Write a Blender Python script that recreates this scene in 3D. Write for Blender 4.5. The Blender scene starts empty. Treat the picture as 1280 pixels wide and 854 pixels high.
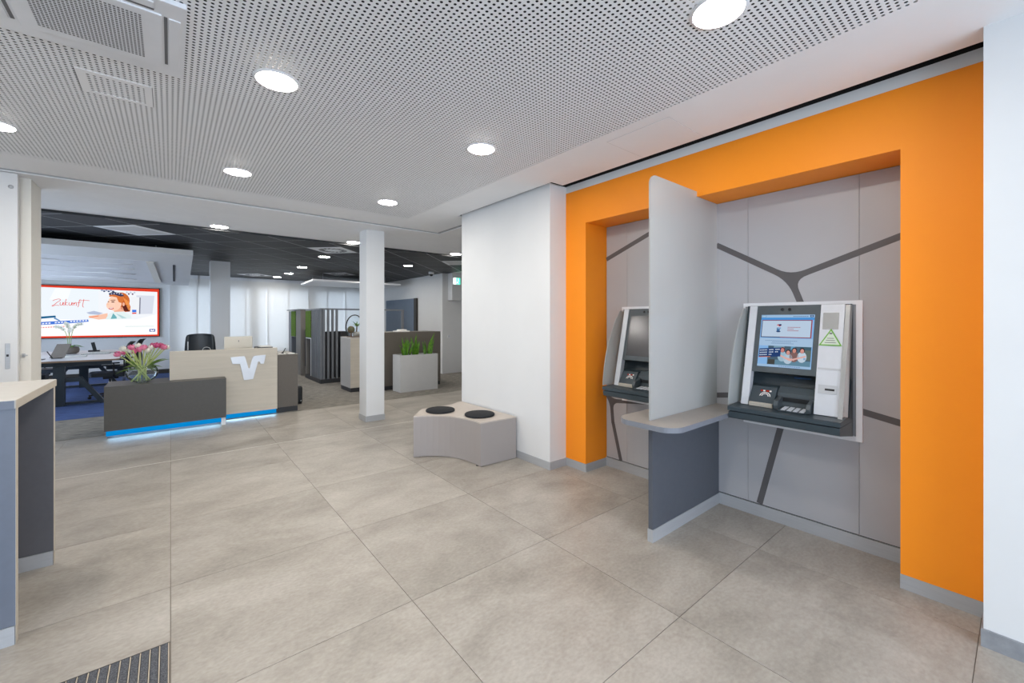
import bpy, bmesh, math, random
from math import sin, cos, pi, radians
from mathutils import Vector, Matrix
random.seed(7)
scene = bpy.context.scene
COL = scene.collection

# ------------------------------------------------------------------ camera
FPX = 522.6
cam_d = bpy.data.cameras.new('camera')
cam_d.sensor_width = 36.0
cam_d.lens = 36.0 * FPX / 1280.0
cam_d.shift_y = -27.0 / 1280.0
cam_d.clip_start = 0.05
cam_d.clip_end = 200
cam = bpy.data.objects.new('camera', cam_d)
cam.location = (0, 0, 1.5)
cam.rotation_euler = (pi / 2, 0, -math.atan2(0.6325, 0.7746))
COL.objects.link(cam)
scene.camera = cam

# ------------------------------------------------------------------ world, exposure, daylight
DAY = 3.2            # sky brightness
LAMP = 85.0          # ceiling lamps
world = bpy.data.worlds.new('sky')
scene.world = world
world.use_nodes = True
bg = world.node_tree.nodes['Background']
bg.inputs[0].default_value = (0.70, 0.835, 1.0, 1)
bg.inputs[1].default_value = DAY
vs = scene.view_settings
vs.view_transform = 'Standard'
vs.look = 'None'
vs.exposure = 0.87
vs.gamma = 1.0
vs.use_curve_mapping = False


def portal(name, loc, rot, sx, sy):
    l = bpy.data.lights.new(name, 'AREA')
    l.shape = 'RECTANGLE'
    l.size = sx
    l.size_y = sy
    l.cycles.is_portal = True
    o = bpy.data.objects.new(name, l)
    o.location = loc
    o.rotation_euler = rot
    COL.objects.link(o)


portal('shopfront_daylight', (0.0, -3.55, 1.4), (pi / 2, 0, 0), 6.4, 2.6)
portal('office_daylight', (-3.55, 11.0, 1.6), (pi / 2, 0, -pi / 2), 6.0, 2.0)
portal('curtain_daylight', (3.0, 15.65, 1.45), (pi / 2, 0, pi), 5.6, 2.3)


# ------------------------------------------------------------------ materials
def mat(name, color, rough=0.5, metal=0.0, noise=0.0, scale=8.0, bump=0.0, bscale=200.0, spec=0.5,
        rnd=0.0, stretch=(1, 1, 1), emit=None, estr=0.0, alpha=None, trans=0.0, ior=1.45, color2=None, detail=3.0):
    m = bpy.data.materials.new(name)
    m.use_nodes = True
    nt = m.node_tree
    b = nt.nodes['Principled BSDF']
    b.inputs['Base Color'].default_value = (*color, 1)
    b.inputs['Roughness'].default_value = rough
    b.inputs['Metallic'].default_value = metal
    b.inputs['Specular IOR Level'].default_value = spec
    b.inputs['IOR'].default_value = ior
    b.inputs['Transmission Weight'].default_value = trans
    if emit:
        b.inputs['Emission Color'].default_value = (*emit, 1)
        b.inputs['Emission Strength'].default_value = estr
    tc = nt.nodes.new('ShaderNodeTexCoord')
    mp = nt.nodes.new('ShaderNodeMapping')
    mp.inputs['Scale'].default_value = stretch
    nt.links.new(tc.outputs['Object'], mp.inputs['Vector'])
    if noise or color2:
        n = nt.nodes.new('ShaderNodeTexNoise')
        n.inputs['Scale'].default_value = scale
        n.inputs['Detail'].default_value = detail
        nt.links.new(mp.outputs[0], n.inputs['Vector'])
        mx = nt.nodes.new('ShaderNodeMix')
        mx.data_type = 'RGBA'
        c1 = color
        c2 = color2 if color2 else tuple(max(0, c * (1 - noise)) for c in color)
        mx.inputs[6].default_value = (*c1, 1)
        mx.inputs[7].default_value = (*c2, 1)
        rp = nt.nodes.new('ShaderNodeMapRange')
        rp.inputs[1].default_value = 0.35
        rp.inputs[2].default_value = 0.65
        nt.links.new(n.outputs['Fac'], rp.inputs[0])
        nt.links.new(rp.outputs[0], mx.inputs[0])
        out = mx.outputs[2]
        if rnd:
            oi = nt.nodes.new('ShaderNodeObjectInfo')
            mr = nt.nodes.new('ShaderNodeMapRange')
            mr.inputs[3].default_value = 1 - rnd
            mr.inputs[4].default_value = 1 + rnd
            nt.links.new(oi.outputs['Random'], mr.inputs[0])
            vm = nt.nodes.new('ShaderNodeVectorMath')
            vm.operation = 'SCALE'
            nt.links.new(out, vm.inputs[0])
            nt.links.new(mr.outputs[0], vm.inputs['Scale'])
            out = vm.outputs[0]
        nt.links.new(out, b.inputs['Base Color'])
    if bump:
        n2 = nt.nodes.new('ShaderNodeTexNoise')
        n2.inputs['Scale'].default_value = bscale
        n2.inputs['Detail'].default_value = 2
        nt.links.new(mp.outputs[0], n2.inputs['Vector'])
        bp = nt.nodes.new('ShaderNodeBump')
        bp.inputs['Strength'].default_value = bump
        bp.inputs['Distance'].default_value = 0.002
        nt.links.new(n2.outputs['Fac'], bp.inputs['Height'])
        nt.links.new(bp.outputs[0], b.inputs['Normal'])
    return m


def floor_mat():
    m = bpy.data.materials.new('concrete_look_tile')
    m.use_nodes = True
    nt = m.node_tree
    L = nt.links.new
    b = nt.nodes['Principled BSDF']
    geo = nt.nodes.new('ShaderNodeNewGeometry')
    oi = nt.nodes.new('ShaderNodeObjectInfo')
    # each tile has its own shift of the cloud pattern
    sh = nt.nodes.new('ShaderNodeVectorMath'); sh.operation = 'SCALE'
    cx = nt.nodes.new('ShaderNodeCombineXYZ')
    for i in range(3):
        L(oi.outputs['Random'], cx.inputs[i])
    L(cx.outputs[0], sh.inputs[0]); sh.inputs['Scale'].default_value = 40
    ad = nt.nodes.new('ShaderNodeVectorMath'); ad.operation = 'ADD'
    L(geo.outputs['Position'], ad.inputs[0]); L(sh.outputs[0], ad.inputs[1])
    mp = nt.nodes.new('ShaderNodeMapping'); mp.inputs['Scale'].default_value = (0.75, 1.15, 1)
    mp.inputs['Rotation'].default_value = (0, 0, 0.12)
    L(ad.outputs[0], mp.inputs[0])
    n1 = nt.nodes.new('ShaderNodeTexNoise'); n1.inputs['Scale'].default_value = 2.2
    n1.inputs['Detail'].default_value = 9; n1.inputs['Roughness'].default_value = 0.66
    n1.inputs['Distortion'].default_value = 0.35
    L(mp.outputs[0], n1.inputs['Vector'])
    n2 = nt.nodes.new('ShaderNodeTexNoise'); n2.inputs['Scale'].default_value = 55
    n2.inputs['Detail'].default_value = 5
    L(mp.outputs[0], n2.inputs['Vector'])
    r1 = nt.nodes.new('ShaderNodeValToRGB')
    e = r1.color_ramp.elements
    e[0].position = 0.30; e[0].color = (0.250, 0.226, 0.195, 1)
    e[1].position = 0.70; e[1].color = (0.425, 0.394, 0.352, 1)
    k = r1.color_ramp.elements.new(0.5); k.color = (0.345, 0.315, 0.276, 1)
    L(n1.outputs['Fac'], r1.inputs[0])
    mx = nt.nodes.new('ShaderNodeMix'); mx.data_type = 'RGBA'; mx.blend_type = 'SOFT_LIGHT'
    mx.inputs[0].default_value = 0.38
    L(r1.outputs[0], mx.inputs[6]); L(n2.outputs['Color'], mx.inputs[7])
    bw = nt.nodes.new('ShaderNodeMapRange'); bw.inputs[3].default_value = 0.95; bw.inputs[4].default_value = 1.05
    L(oi.outputs['Random'], bw.inputs[0])
    sc = nt.nodes.new('ShaderNodeVectorMath'); sc.operation = 'SCALE'
    # soft-light with a grey version of the fine noise
    rgb = nt.nodes.new('ShaderNodeCombineColor')
    for i in range(3):
        L(n2.outputs['Fac'], rgb.inputs[i])
    L(rgb.outputs[0], mx.inputs[7])
    L(mx.outputs[2], sc.inputs[0]); L(bw.outputs[0], sc.inputs['Scale'])
    L(sc.outputs[0], b.inputs['Base Color'])
    b.inputs['Roughness'].default_value = 0.42
    b.inputs['Specular IOR Level'].default_value = 0.42
    bp = nt.nodes.new('ShaderNodeBump'); bp.inputs['Strength'].default_value = 0.12
    bp.inputs['Distance'].default_value = 0.002
    L(n2.outputs['Fac'], bp.inputs['Height']); L(bp.outputs[0], b.inputs['Normal'])
    return m


def glass_mat(name, color, frost=0.0, op=0.2, fres=1.45):
    """thin pane: see-through with a milky share and a mirror-like coat"""
    m = bpy.data.materials.new(name)
    m.use_nodes = True
    nt = m.node_tree
    for n in list(nt.nodes):
        nt.nodes.remove(n)
    out = nt.nodes.new('ShaderNodeOutputMaterial')
    tr = nt.nodes.new('ShaderNodeBsdfTransparent'); tr.inputs[0].default_value = (*color, 1)
    df = nt.nodes.new('ShaderNodeBsdfDiffuse'); df.inputs[0].default_value = (*color, 1)
    tl = nt.nodes.new('ShaderNodeBsdfTranslucent'); tl.inputs[0].default_value = (*color, 1)
    milk = nt.nodes.new('ShaderNodeMixShader'); milk.inputs[0].default_value = 0.5
    nt.links.new(df.outputs[0], milk.inputs[1]); nt.links.new(tl.outputs[0], milk.inputs[2])
    mix = nt.nodes.new('ShaderNodeMixShader'); mix.inputs[0].default_value = op
    nt.links.new(tr.outputs[0], mix.inputs[1]); nt.links.new(milk.outputs[0], mix.inputs[2])
    gl = nt.nodes.new('ShaderNodeBsdfGlossy'); gl.inputs['Roughness'].default_value = 0.04 + frost
    fr = nt.nodes.new('ShaderNodeFresnel'); fr.inputs[0].default_value = fres
    ns = nt.nodes.new('ShaderNodeTexNoise'); ns.inputs['Scale'].default_value = 3
    mr = nt.nodes.new('ShaderNodeMapRange'); mr.inputs[3].default_value = op * 0.96; mr.inputs[4].default_value = min(1, op * 1.04)
    nt.links.new(ns.outputs['Fac'], mr.inputs[0]); nt.links.new(mr.outputs[0], mix.inputs[0])
    m2 = nt.nodes.new('ShaderNodeMixShader')
    nt.links.new(fr.outputs[0], m2.inputs[0])
    nt.links.new(mix.outputs[0], m2.inputs[1]); nt.links.new(gl.outputs[0], m2.inputs[2])
    nt.links.new(m2.outputs[0], out.inputs[0])
    return m


def emis(name, color, s):
    m = bpy.data.materials.new(name)
    m.use_nodes = True
    nt = m.node_tree
    nt.nodes.remove(nt.nodes['Principled BSDF'])
    e = nt.nodes.new('ShaderNodeEmission')
    e.inputs[0].default_value = (*color, 1)
    e.inputs[1].default_value = s
    nt.links.new(e.outputs[0], nt.nodes['Material Output'].inputs[0])
    return m


def curtain_mat():
    m = bpy.data.materials.new('panel_curtain_fabric')
    m.use_nodes = True
    nt = m.node_tree
    for n in list(nt.nodes):
        nt.nodes.remove(n)
    out = nt.nodes.new('ShaderNodeOutputMaterial')
    tc = nt.nodes.new('ShaderNodeTexCoord')
    mp = nt.nodes.new('ShaderNodeMapping'); mp.inputs['Scale'].default_value = (60, 60, 2)
    ns = nt.nodes.new('ShaderNodeTexNoise'); ns.inputs['Scale'].default_value = 3
    nt.links.new(tc.outputs['Object'], mp.inputs[0]); nt.links.new(mp.outputs[0], ns.inputs['Vector'])
    mx = nt.nodes.new('ShaderNodeMix'); mx.data_type = 'RGBA'
    mx.inputs[6].default_value = (0.80, 0.80, 0.79, 1); mx.inputs[7].default_value = (0.86, 0.86, 0.86, 1)
    nt.links.new(ns.outputs['Fac'], mx.inputs[0])
    df = nt.nodes.new('ShaderNodeBsdfDiffuse'); tl = nt.nodes.new('ShaderNodeBsdfTranslucent')
    nt.links.new(mx.outputs[2], df.inputs[0]); nt.links.new(mx.outputs[2], tl.inputs[0])
    ms = nt.nodes.new('ShaderNodeMixShader'); ms.inputs[0].default_value = 0.30
    nt.links.new(df.outputs[0], ms.inputs[1]); nt.links.new(tl.outputs[0], ms.inputs[2])
    nt.links.new(ms.outputs[0], out.inputs[0])
    return m


M = {}
M['tile'] = floor_mat()
M['grout'] = mat('grout', (0.22, 0.19, 0.16), 0.9, noise=0.2)
M['white'] = mat('white_paint', (0.725, 0.73, 0.735), 0.7, noise=0.02, scale=3, bump=0.05, bscale=300)
M['cream'] = mat('cream_paint', (0.80, 0.775, 0.72), 0.65, noise=0.02, scale=3)
M['ceil'] = mat('ceiling_paint', (0.88, 0.885, 0.905), 0.8, noise=0.02, scale=3)
M['void'] = mat('dark_void_and_gap_shade', (0.012, 0.012, 0.013), 0.9, noise=0.2)  # ceiling void, and gap shade put into the colour of the wall strips
M['orange'] = mat('orange_paint', (1.0, 0.305, 0.014), 0.5, noise=0.02, scale=2, spec=0.35)
M['greypanel'] = mat('grey_wall_laminate', (0.43, 0.43, 0.45), 0.38, noise=0.015, scale=6)
M['strip'] = mat('dark_inlay', (0.105, 0.10, 0.105), 0.5, noise=0.05)
M['alu'] = mat('brushed_aluminium', (0.50, 0.515, 0.54), 0.38, metal=0.35, noise=0.06, scale=120, stretch=(0.05, 0.05, 1))
M['joint'] = mat('black_joint', (0.02, 0.02, 0.022), 0.7, noise=0.1)
M['partition'] = mat('anthracite_laminate', (0.088, 0.098, 0.118), 0.45, noise=0.05, scale=30)
M['shelf'] = mat('grey_brown_worktop', (0.30, 0.275, 0.25), 0.4, noise=0.05, scale=20)
M['shelf_edge'] = mat('grey_edge_band', (0.20, 0.215, 0.25), 0.45, noise=0.05)
M['glass'] = glass_mat('milky_safety_glass', (0.97, 0.99, 0.985), 0.02, 0.62)
M['glass_fin'] = glass_mat('clear_side_fin', (0.93, 0.97, 0.96), 0.0, 0.6)
M['vase'] = glass_mat('clear_vase_glass', (0.95, 0.98, 1.0), 0.0, 0.06, 1.16)
M['white_metal'] = mat('white_powder_coat', (0.80, 0.81, 0.84), 0.35, noise=0.03)
M['silver'] = mat('silver_plastic', (0.62, 0.64, 0.68), 0.33, metal=0.15, noise=0.03, scale=20)
M['chrome'] = mat('polished_steel', (0.72, 0.71, 0.68), 0.16, metal=0.9, noise=0.05)
M['atm_dark'] = mat('slate_plastic', (0.037, 0.054, 0.066), 0.38, noise=0.06, scale=25)
M['atm_mid'] = mat('grey_plastic', (0.07, 0.086, 0.096), 0.4, noise=0.06, scale=25)
M['black'] = mat('black_plastic', (0.012, 0.013, 0.015), 0.4, noise=0.1)
M['blackgloss'] = mat('black_glass', (0.02, 0.022, 0.025), 0.09, noise=0.1)
M['glare'] = mat('switched_off_privacy_screen', (0.085, 0.085, 0.09), 0.2, metal=0.6, noise=0.1, scale=2)
M['beige_edge'] = mat('beige_edge_band', (0.50, 0.455, 0.385), 0.5, noise=0.05)
M['counter_top'] = mat('beige_worktop', (0.50, 0.475, 0.44), 0.35, noise=0.05, scale=14)
M['counter_lit'] = mat('blue_grey_laminate_lit', (0.155, 0.175, 0.22), 0.4, noise=0.04, scale=30)  # lit copy of the counter laminate, bluish daylight put into the colour
M['counter_shaded'] = mat('grey_laminate_shaded', (0.115, 0.115, 0.128), 0.4, noise=0.05, scale=30)  # darker copy for the far leg, its shade put into the colour
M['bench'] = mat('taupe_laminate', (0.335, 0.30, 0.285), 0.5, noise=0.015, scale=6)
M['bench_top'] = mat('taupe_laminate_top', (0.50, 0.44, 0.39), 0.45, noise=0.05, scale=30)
M['felt'] = mat('charcoal_felt', (0.022, 0.023, 0.026), 0.95, noise=0.5, scale=90, bump=0.6, bscale=160)
M['desk_wood'] = mat('pale_limed_wood', (0.60, 0.545, 0.46), 0.5, color2=(0.555, 0.505, 0.425), scale=5, stretch=(0.5, 6, 6), detail=6)
M['desk_dark'] = mat('umber_grey_laminate', (0.088, 0.083, 0.077), 0.45, noise=0.06, scale=30)
M['taupe_dark'] = mat('taupe_grey_laminate', (0.135, 0.118, 0.100), 0.45, noise=0.06, scale=40)
M['led'] = emis('blue_light_strip', (0.0016, 0.132, 0.34), 1.0)
M['logo'] = mat('satin_silver', (0.66, 0.68, 0.72), 0.35, metal=0.3, noise=0.03)
M['carpet'] = mat('grey_loop_carpet', (0.31, 0.285, 0.25), 0.95, color2=(0.12, 0.112, 0.10), scale=10, stretch=(0.7, 6, 1), bump=0.7, bscale=250, detail=8)
M['carpet_blue'] = mat('blue_loop_carpet', (0.06, 0.11, 0.30), 0.95, color2=(0.025, 0.05, 0.15), scale=8, stretch=(0.6, 5, 1), bump=0.7, bscale=250, detail=8)
M['ceil_dark'] = mat('anthracite_ceiling_tile', (0.022, 0.024, 0.028), 0.55, noise=0.15, scale=30, rnd=0.25)
M['tbar'] = mat('grey_ceiling_rail', (0.55, 0.56, 0.57), 0.5, noise=0.05)
M['lamp'] = emis('warm_white_led', (1.0, 0.945, 0.86), LAMP)
M['curtain'] = curtain_mat()
M['mat_carpet'] = mat('charcoal_mat_pile', (0.13, 0.135, 0.15), 1.0, color2=(0.045, 0.048, 0.056), scale=220, bump=1.0, bscale=300)
M['mat_rail'] = mat('pale_brass_rail', (0.55, 0.48, 0.38), 0.4, metal=0.4, noise=0.05)
M['moss'] = mat('green_moss', (0.13, 0.24, 0.012), 0.95, color2=(0.045, 0.10, 0.006), scale=45, bump=1.0, bscale=80)
M['slat'] = mat('grey_slat', (0.17, 0.18, 0.20), 0.45, noise=0.06)
M['slat_taupe'] = mat('taupe_booth_panel', (0.20, 0.185, 0.17), 0.5, noise=0.05)
M['booth_dark'] = mat('booth_black_panel', (0.03, 0.03, 0.033), 0.5, noise=0.1)
M['planter'] = mat('pale_grey_planter', (0.56, 0.56, 0.56), 0.45, noise=0.03)
M['soil'] = mat('soil', (0.04, 0.03, 0.02), 1.0, noise=0.5, scale=60)
M['leaf'] = mat('snake_plant_leaf', (0.15, 0.34, 0.02), 0.45, color2=(0.045, 0.15, 0.015), scale=30, stretch=(1, 1, 0.6))
M['leaf2'] = mat('tulip_leaf', (0.17, 0.30, 0.05), 0.5, color2=(0.27, 0.40, 0.10), scale=12)
M['stem'] = mat('tulip_stem', (0.35, 0.45, 0.13), 0.5, color2=(0.48, 0.52, 0.22), scale=12)
M['pink'] = mat('pink_petal', (0.72, 0.12, 0.28), 0.5, color2=(0.82, 0.30, 0.42), scale=20)
M['magenta'] = mat('magenta_petal', (0.50, 0.04, 0.15), 0.5, color2=(0.66, 0.12, 0.26), scale=20)
M['petal_white'] = mat('white_petal', (0.80, 0.77, 0.70), 0.5, color2=(0.72, 0.70, 0.58), scale=20)
M['table_top'] = mat('pale_table_laminate', (0.62, 0.62, 0.66), 0.3, noise=0.05, scale=10)
M['table_leg'] = mat('dark_steel', (0.028, 0.04, 0.05), 0.4, noise=0.1)
M['paper'] = mat('paper', (0.78, 0.77, 0.74), 0.8, noise=0.04)
M['pot'] = mat('taupe_ceramic', (0.20, 0.175, 0.155), 0.6, noise=0.1)
M['wood'] = mat('brown_wood', (0.20, 0.10, 0.05), 0.6, noise=0.4, scale=30)
M['monitor'] = mat('ivory_plastic', (0.64, 0.60, 0.52), 0.4, noise=0.03)
M['chair_black'] = mat('black_leatherette', (0.012, 0.018, 0.026), 0.35, noise=0.2, bump=0.2)
M['chair_mesh'] = mat('black_mesh', (0.015, 0.017, 0.02), 0.6, noise=0.3, scale=300)
M['board'] = mat('blue_grey_pinboard', (0.155, 0.20, 0.27), 0.7, noise=0.05)
M['board_edge'] = mat('dark_brown_edge', (0.045, 0.04, 0.035), 0.6, noise=0.1)
M['exit'] = emis('exit_sign_green', (0.06, 0.75, 0.45), 1.1)
M['exit_white'] = emis('exit_sign_white', (0.9, 1.0, 0.95), 1.1)
M['grille'] = mat('grille_grey', (0.62, 0.62, 0.63), 0.6, noise=0.04)
M['dimgrey'] = mat('dim_grey', (0.16, 0.16, 0.17), 0.6, noise=0.05)
M['screen_white'] = emis('lit_screen_white', (1.0, 1.0, 1.0), 1.05)


_ec = {}
def EM(r, g, b, s=0.5743):
    """lit display colour given as the sRGB 0-255 value seen on the screen"""
    k = (r, g, b, s)
    if k not in _ec:
        lin = tuple(((c / 255) / 12.92) if c < 11 else (((c / 255) + 0.055) / 1.055) ** 2.4 for c in (r, g, b))
        _ec[k] = emis('display_colour', lin, s)
    return _ec[k]


# ------------------------------------------------------------------ mesh helpers
class MB:
    def __init__(self):
        self.v = []; self.f = []; self.mi = []; self.sm = []

    def _add(self, vs, fs, mi=0, smooth=False):
        o = len(self.v)
        self.v += [tuple(p) for p in vs]
        for f in fs:
            self.f.append(tuple(i + o for i in f)); self.mi.append(mi); self.sm.append(smooth)
        return self

    def box(self, x0, y0, z0, x1, y1, z1, mi=0):
        x0, x1 = min(x0, x1), max(x0, x1); y0, y1 = min(y0, y1), max(y0, y1); z0, z1 = min(z0, z1), max(z0, z1)
        v = [(x0, y0, z0), (x1, y0, z0), (x1, y1, z0), (x0, y1, z0), (x0, y0, z1), (x1, y0, z1), (x1, y1, z1), (x0, y1, z1)]
        return self._add(v, [(0, 3, 2, 1), (4, 5, 6, 7), (0, 1, 5, 4), (1, 2, 6, 5), (2, 3, 7, 6), (3, 0, 4, 7)], mi)

    def poly(self, pts, mi=0):
        return self._add(pts, [tuple(range(len(pts)))], mi)

    def prism(self, pts, ext, mi=0, side=None):
        """pts: 3-D polygon, ext: extrusion vector"""
        n = len(pts); e = Vector(ext)
        a = [Vector(p) for p in pts]; b = [p + e for p in a]
        nrm = Vector((0, 0, 0))
        for i in range(n):
            nrm += a[i].cross(a[(i + 1) % n])
        if nrm.dot(e) > 0:
            a.reverse(); b.reverse()
        v = a + b
        self._add(v, [tuple(range(n)), tuple(range(2 * n - 1, n - 1, -1))], mi)
        self._add(v, [(i, i + n, (i + 1) % n + n, (i + 1) % n) for i in range(n)], mi if side is None else side)
        return self

    def tube(self, pts, r, n=8, mi=0, cap=True):
        pts = [Vector(p) for p in pts]
        k = len(pts)
        rs = r if isinstance(r, (list, tuple)) else [r] * k
        vs = []
        prev = None
        for i, p in enumerate(pts):
            t = (pts[min(i + 1, k - 1)] - pts[max(i - 1, 0)]).normalized()
            u = (prev - t * prev.dot(t)) if prev is not None else t.orthogonal()
            if u.length < 1e-6:
                u = t.orthogonal()
            u.normalize(); prev = u
            w = t.cross(u)
            for j in range(n):
                a = 2 * pi * j / n
                vs.append(p + (u * cos(a) + w * sin(a)) * rs[i])
        fs = []
        for i in range(k - 1):
            for j in range(n):
                fs.append((i * n + j, i * n + (j + 1) % n, (i + 1) * n + (j + 1) % n, (i + 1) * n + j))
        o = len(self.v)
        self._add(vs, fs, mi, True)
        if cap:
            self._add([], [], mi)
            self.f.append(tuple(o + j for j in range(n - 1, -1, -1))); self.mi.append(mi); self.sm.append(False)
            self.f.append(tuple(o + (k - 1) * n + j for j in range(n))); self.mi.append(mi); self.sm.append(False)
        return self

    def bar(self, a, b, w, h, mi=0):
        """rectangular bar from a to b"""
        a = Vector(a); b = Vector(b); t = (b - a).normalized()
        up = Vector((0, 0, 1)) if abs(t.z) < 0.95 else Vector((0, 1, 0))
        s = t.cross(up).normalized(); u = s.cross(t)
        q = [(-w / 2, -h / 2), (w / 2, -h / 2), (w / 2, h / 2), (-w / 2, h / 2)]
        return self.prism([a + s * x + u * y for x, y in q], b - a, mi)

    def lathe(self, prof, c=(0, 0, 0), n=24, mi=0, sx=1.0, sy=1.0, smooth=True, cap=(True, True)):
        k = len(prof); vs = []; fs = []
        for r, z in prof:
            for j in range(n):
                a = 2 * pi * j / n
                vs.append((c[0] + r * sx * cos(a), c[1] + r * sy * sin(a), c[2] + z))
        for i in range(k - 1):
            for j in range(n):
                fs.append((i * n + j, i * n + (j + 1) % n, (i + 1) * n + (j + 1) % n, (i + 1) * n + j))
        o = len(self.v)
        self._add(vs, fs, mi, smooth)
        for row, rev in ((0, True), (k - 1, False)):
            if prof[row][0] > 1e-5 and cap[0 if row == 0 else 1]:
                f = [o + row * n + j for j in range(n)]
                self.f.append(tuple(reversed(f)) if rev else tuple(f)); self.mi.append(mi); self.sm.append(False)
        return self

    def build(self, name, mats, parent=None, bevel=0.0, kind=None, label=None, base=None, local=False):
        if not isinstance(mats, (list, tuple)):
            mats = [mats]
        off = Vector((0, 0, 0))
        q = None if local else parent
        while q is not None:
            off += q.location; q = q.parent
        me = bpy.data.meshes.new(name)
        if base is not None:
            base = Vector(base); off = off + base
        me.from_pydata([tuple(Vector(p) - off) for p in self.v], [], self.f)
        for m in mats:
            me.materials.append(m)
        me.polygons.foreach_set('material_index', self.mi)
        me.polygons.foreach_set('use_smooth', self.sm)
        me.update()
        o = bpy.data.objects.new(name, me)
        COL.objects.link(o)
        if base is not None:
            o.location = base
        if parent is not None:
            o.parent = parent
        if bevel:
            b = o.modifiers.new('edge', 'BEVEL')
            b.width = bevel; b.segments = 2; b.limit_method = 'ANGLE'; b.angle_limit = radians(50)
        if kind:
            o['kind'] = kind
        if label:
            o['label'] = label
        return o


def tag(o, label, cat, group=None):
    o['label'] = label; o['category'] = cat
    if group:
        o['group'] = group
    return o


def thing(name, label, cat, loc=(0, 0, 0), group=None):
    o = bpy.data.objects.new(name, None)
    o.empty_display_size = 0.1
    o.location = loc
    COL.objects.link(o)
    return tag(o, label, cat, group)


def struct(name, mb, mats, parent=None, bevel=0.0):
    return mb.build(name, mats, parent, bevel, kind='structure')


def dup(root, loc, rotz=None, label=None, group=None):
    r = root.copy(); COL.objects.link(r); r.location = loc
    if rotz is not None:
        r.rotation_euler = (0, 0, rotz)
    if label:
        r['label'] = label
    if group:
        r['group'] = group
    for ch in list(root.children):
        c = ch.copy(); COL.objects.link(c); c.parent = r
        for g in list(ch.children):
            d = g.copy(); COL.objects.link(d); d.parent = c
    return r


def clip_poly(poly, x0, y0, x1, y1):
    def cut(p, ax, lim, keep_less):
        out = []
        for i in range(len(p)):
            a, b = p[i], p[(i + 1) % len(p)]
            ia = (a[ax] <= lim) if keep_less else (a[ax] >= lim)
            ib = (b[ax] <= lim) if keep_less else (b[ax] >= lim)
            if ia:
                out.append(a)
            if ia != ib:
                t = (lim - a[ax]) / (b[ax] - a[ax])
                out.append((a[0] + (b[0] - a[0]) * t, a[1] + (b[1] - a[1]) * t))
        return out
    for ax, lim, kl in ((0, x0, False), (0, x1, True), (1, y0, False), (1, y1, True)):
        poly = cut(poly, ax, lim, kl)
        if len(poly) < 3:
            return []
    return poly


def area(p):
    return abs(sum(p[i][0] * p[(i + 1) % len(p)][1] - p[(i + 1) % len(p)][0] * p[i][1] for i in range(len(p)))) / 2


# ================================================================== SETTING
# ---- floor: base slab with tiles of 1.0 x 0.965 m, each a part
floor = struct('floor', MB().box(-3.6, -3.6, -0.12, 7.2, 15.6, -0.004), M['grout'])
XJ = [-3, -2, -1, 0, 1.0, 1.99, 2.98, 3.97, 4.96, 5.95, 6.94]
YJ = [-1.795, -0.83, 0.135, 1.10, 2.065, 3.03, 3.995, 4.96, 5.745, 6.66, 7.55]
MAT_X0, MAT_X1, MAT_Y1 = -2.2, -0.006, 2.515
tile_mesh = {}
g = 0.0015
for i in range(len(XJ) - 1):
    for j in range(len(YJ) - 1):
        x0, x1, y0, y1 = XJ[i] + g, XJ[i + 1] - g, YJ[j] + g, YJ[j + 1] - g
        if x0 > 3.5 and y1 < 4.5:
            continue
        if y1 > 5.6 and y1 < 5.8:
            y1 -= 0.012
        rects = [(x0, y0, x1, y1)]
        if x1 < 0.01 and x0 > -2.5 and y0 < MAT_Y1:          # the entrance mat is let into the tiles
            if y1 <= MAT_Y1 + 0.01:
                continue
            rects = [(x0, MAT_Y1 + 0.004, x1, y1)]
        for (a, b, c, d) in rects:
            key = (round(c - a, 4), round(d - b, 4))
            if key in tile_mesh:
                o = bpy.data.objects.new('floor_tile', tile_mesh[key])
                COL.objects.link(o); o.location = (a, b, 0); o.parent = floor
            else:
                o = MB().box(a, b, -0.004, c, d, 0.0).build('floor_tile', M['tile'], floor, base=(a, b, 0))
                tile_mesh[key] = o.data
MB().box(-3, 5.733, -0.003, 7, 5.745, 0.001).build('door_track', mat('pale_metal_track', (0.62, 0.60, 0.55), 0.4, noise=0.05), floor)
struct('floor_carpet', MB().box(-3.5, 7.552, -0.004, 7.0, 15.25, 0.003), M['carpet'])
struct('floor_blue_carpet', MB().box(-3.5, 9.05, 0.003, 0.6, 15.25, 0.006), M['carpet_blue'])

# ---- near ceiling: plain margins with a shadow gap, perforated field, dark void above
gx = [-3.5, -1.3, 2.46, 2.89, 3.05, 3.2]
gy = [-3.5, 0.2, 2.93, 4.66, 5.22, 5.74]
ZC = 2.85
vid = {}
cb = MB()
cells = []
for i in range(5):
    for j in range(5):
        xm, ym = (gx[i] + gx[i + 1]) / 2, (gy[j] + gy[j + 1]) / 2
        ok = True
        if -1.3 < xm < 2.46 and 0.2 < ym < 5.22:
            ok = False
        if 2.89 < xm < 3.05 and 2.93 < ym < 4.66:
            ok = False
        if 3.05 < xm and ym < 4.66:
            ok = False
        if ok:
            cells.append((i, j))
for (i, j) in cells:
    q = []
    for (a, b) in ((i, j), (i, j + 1), (i + 1, j + 1), (i + 1, j)):
        if (a, b) not in vid:
            vid[(a, b)] = len(cb.v); cb.v.append((gx[a], gy[b], ZC))
        q.append(vid[(a, b)])
    cb.f.append(tuple(q)); cb.mi.append(0); cb.sm.append(False)
ceiling = struct('ceiling', cb, M['ceil'])
sol = ceiling.modifiers.new('thick', 'SOLIDIFY'); sol.thickness = 0.015; sol.offset = -1
struct('ceiling_void', MB().box(-3.6, -3.6, 2.93, 7.2, 5.75, 3.0), M['void'])


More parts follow.
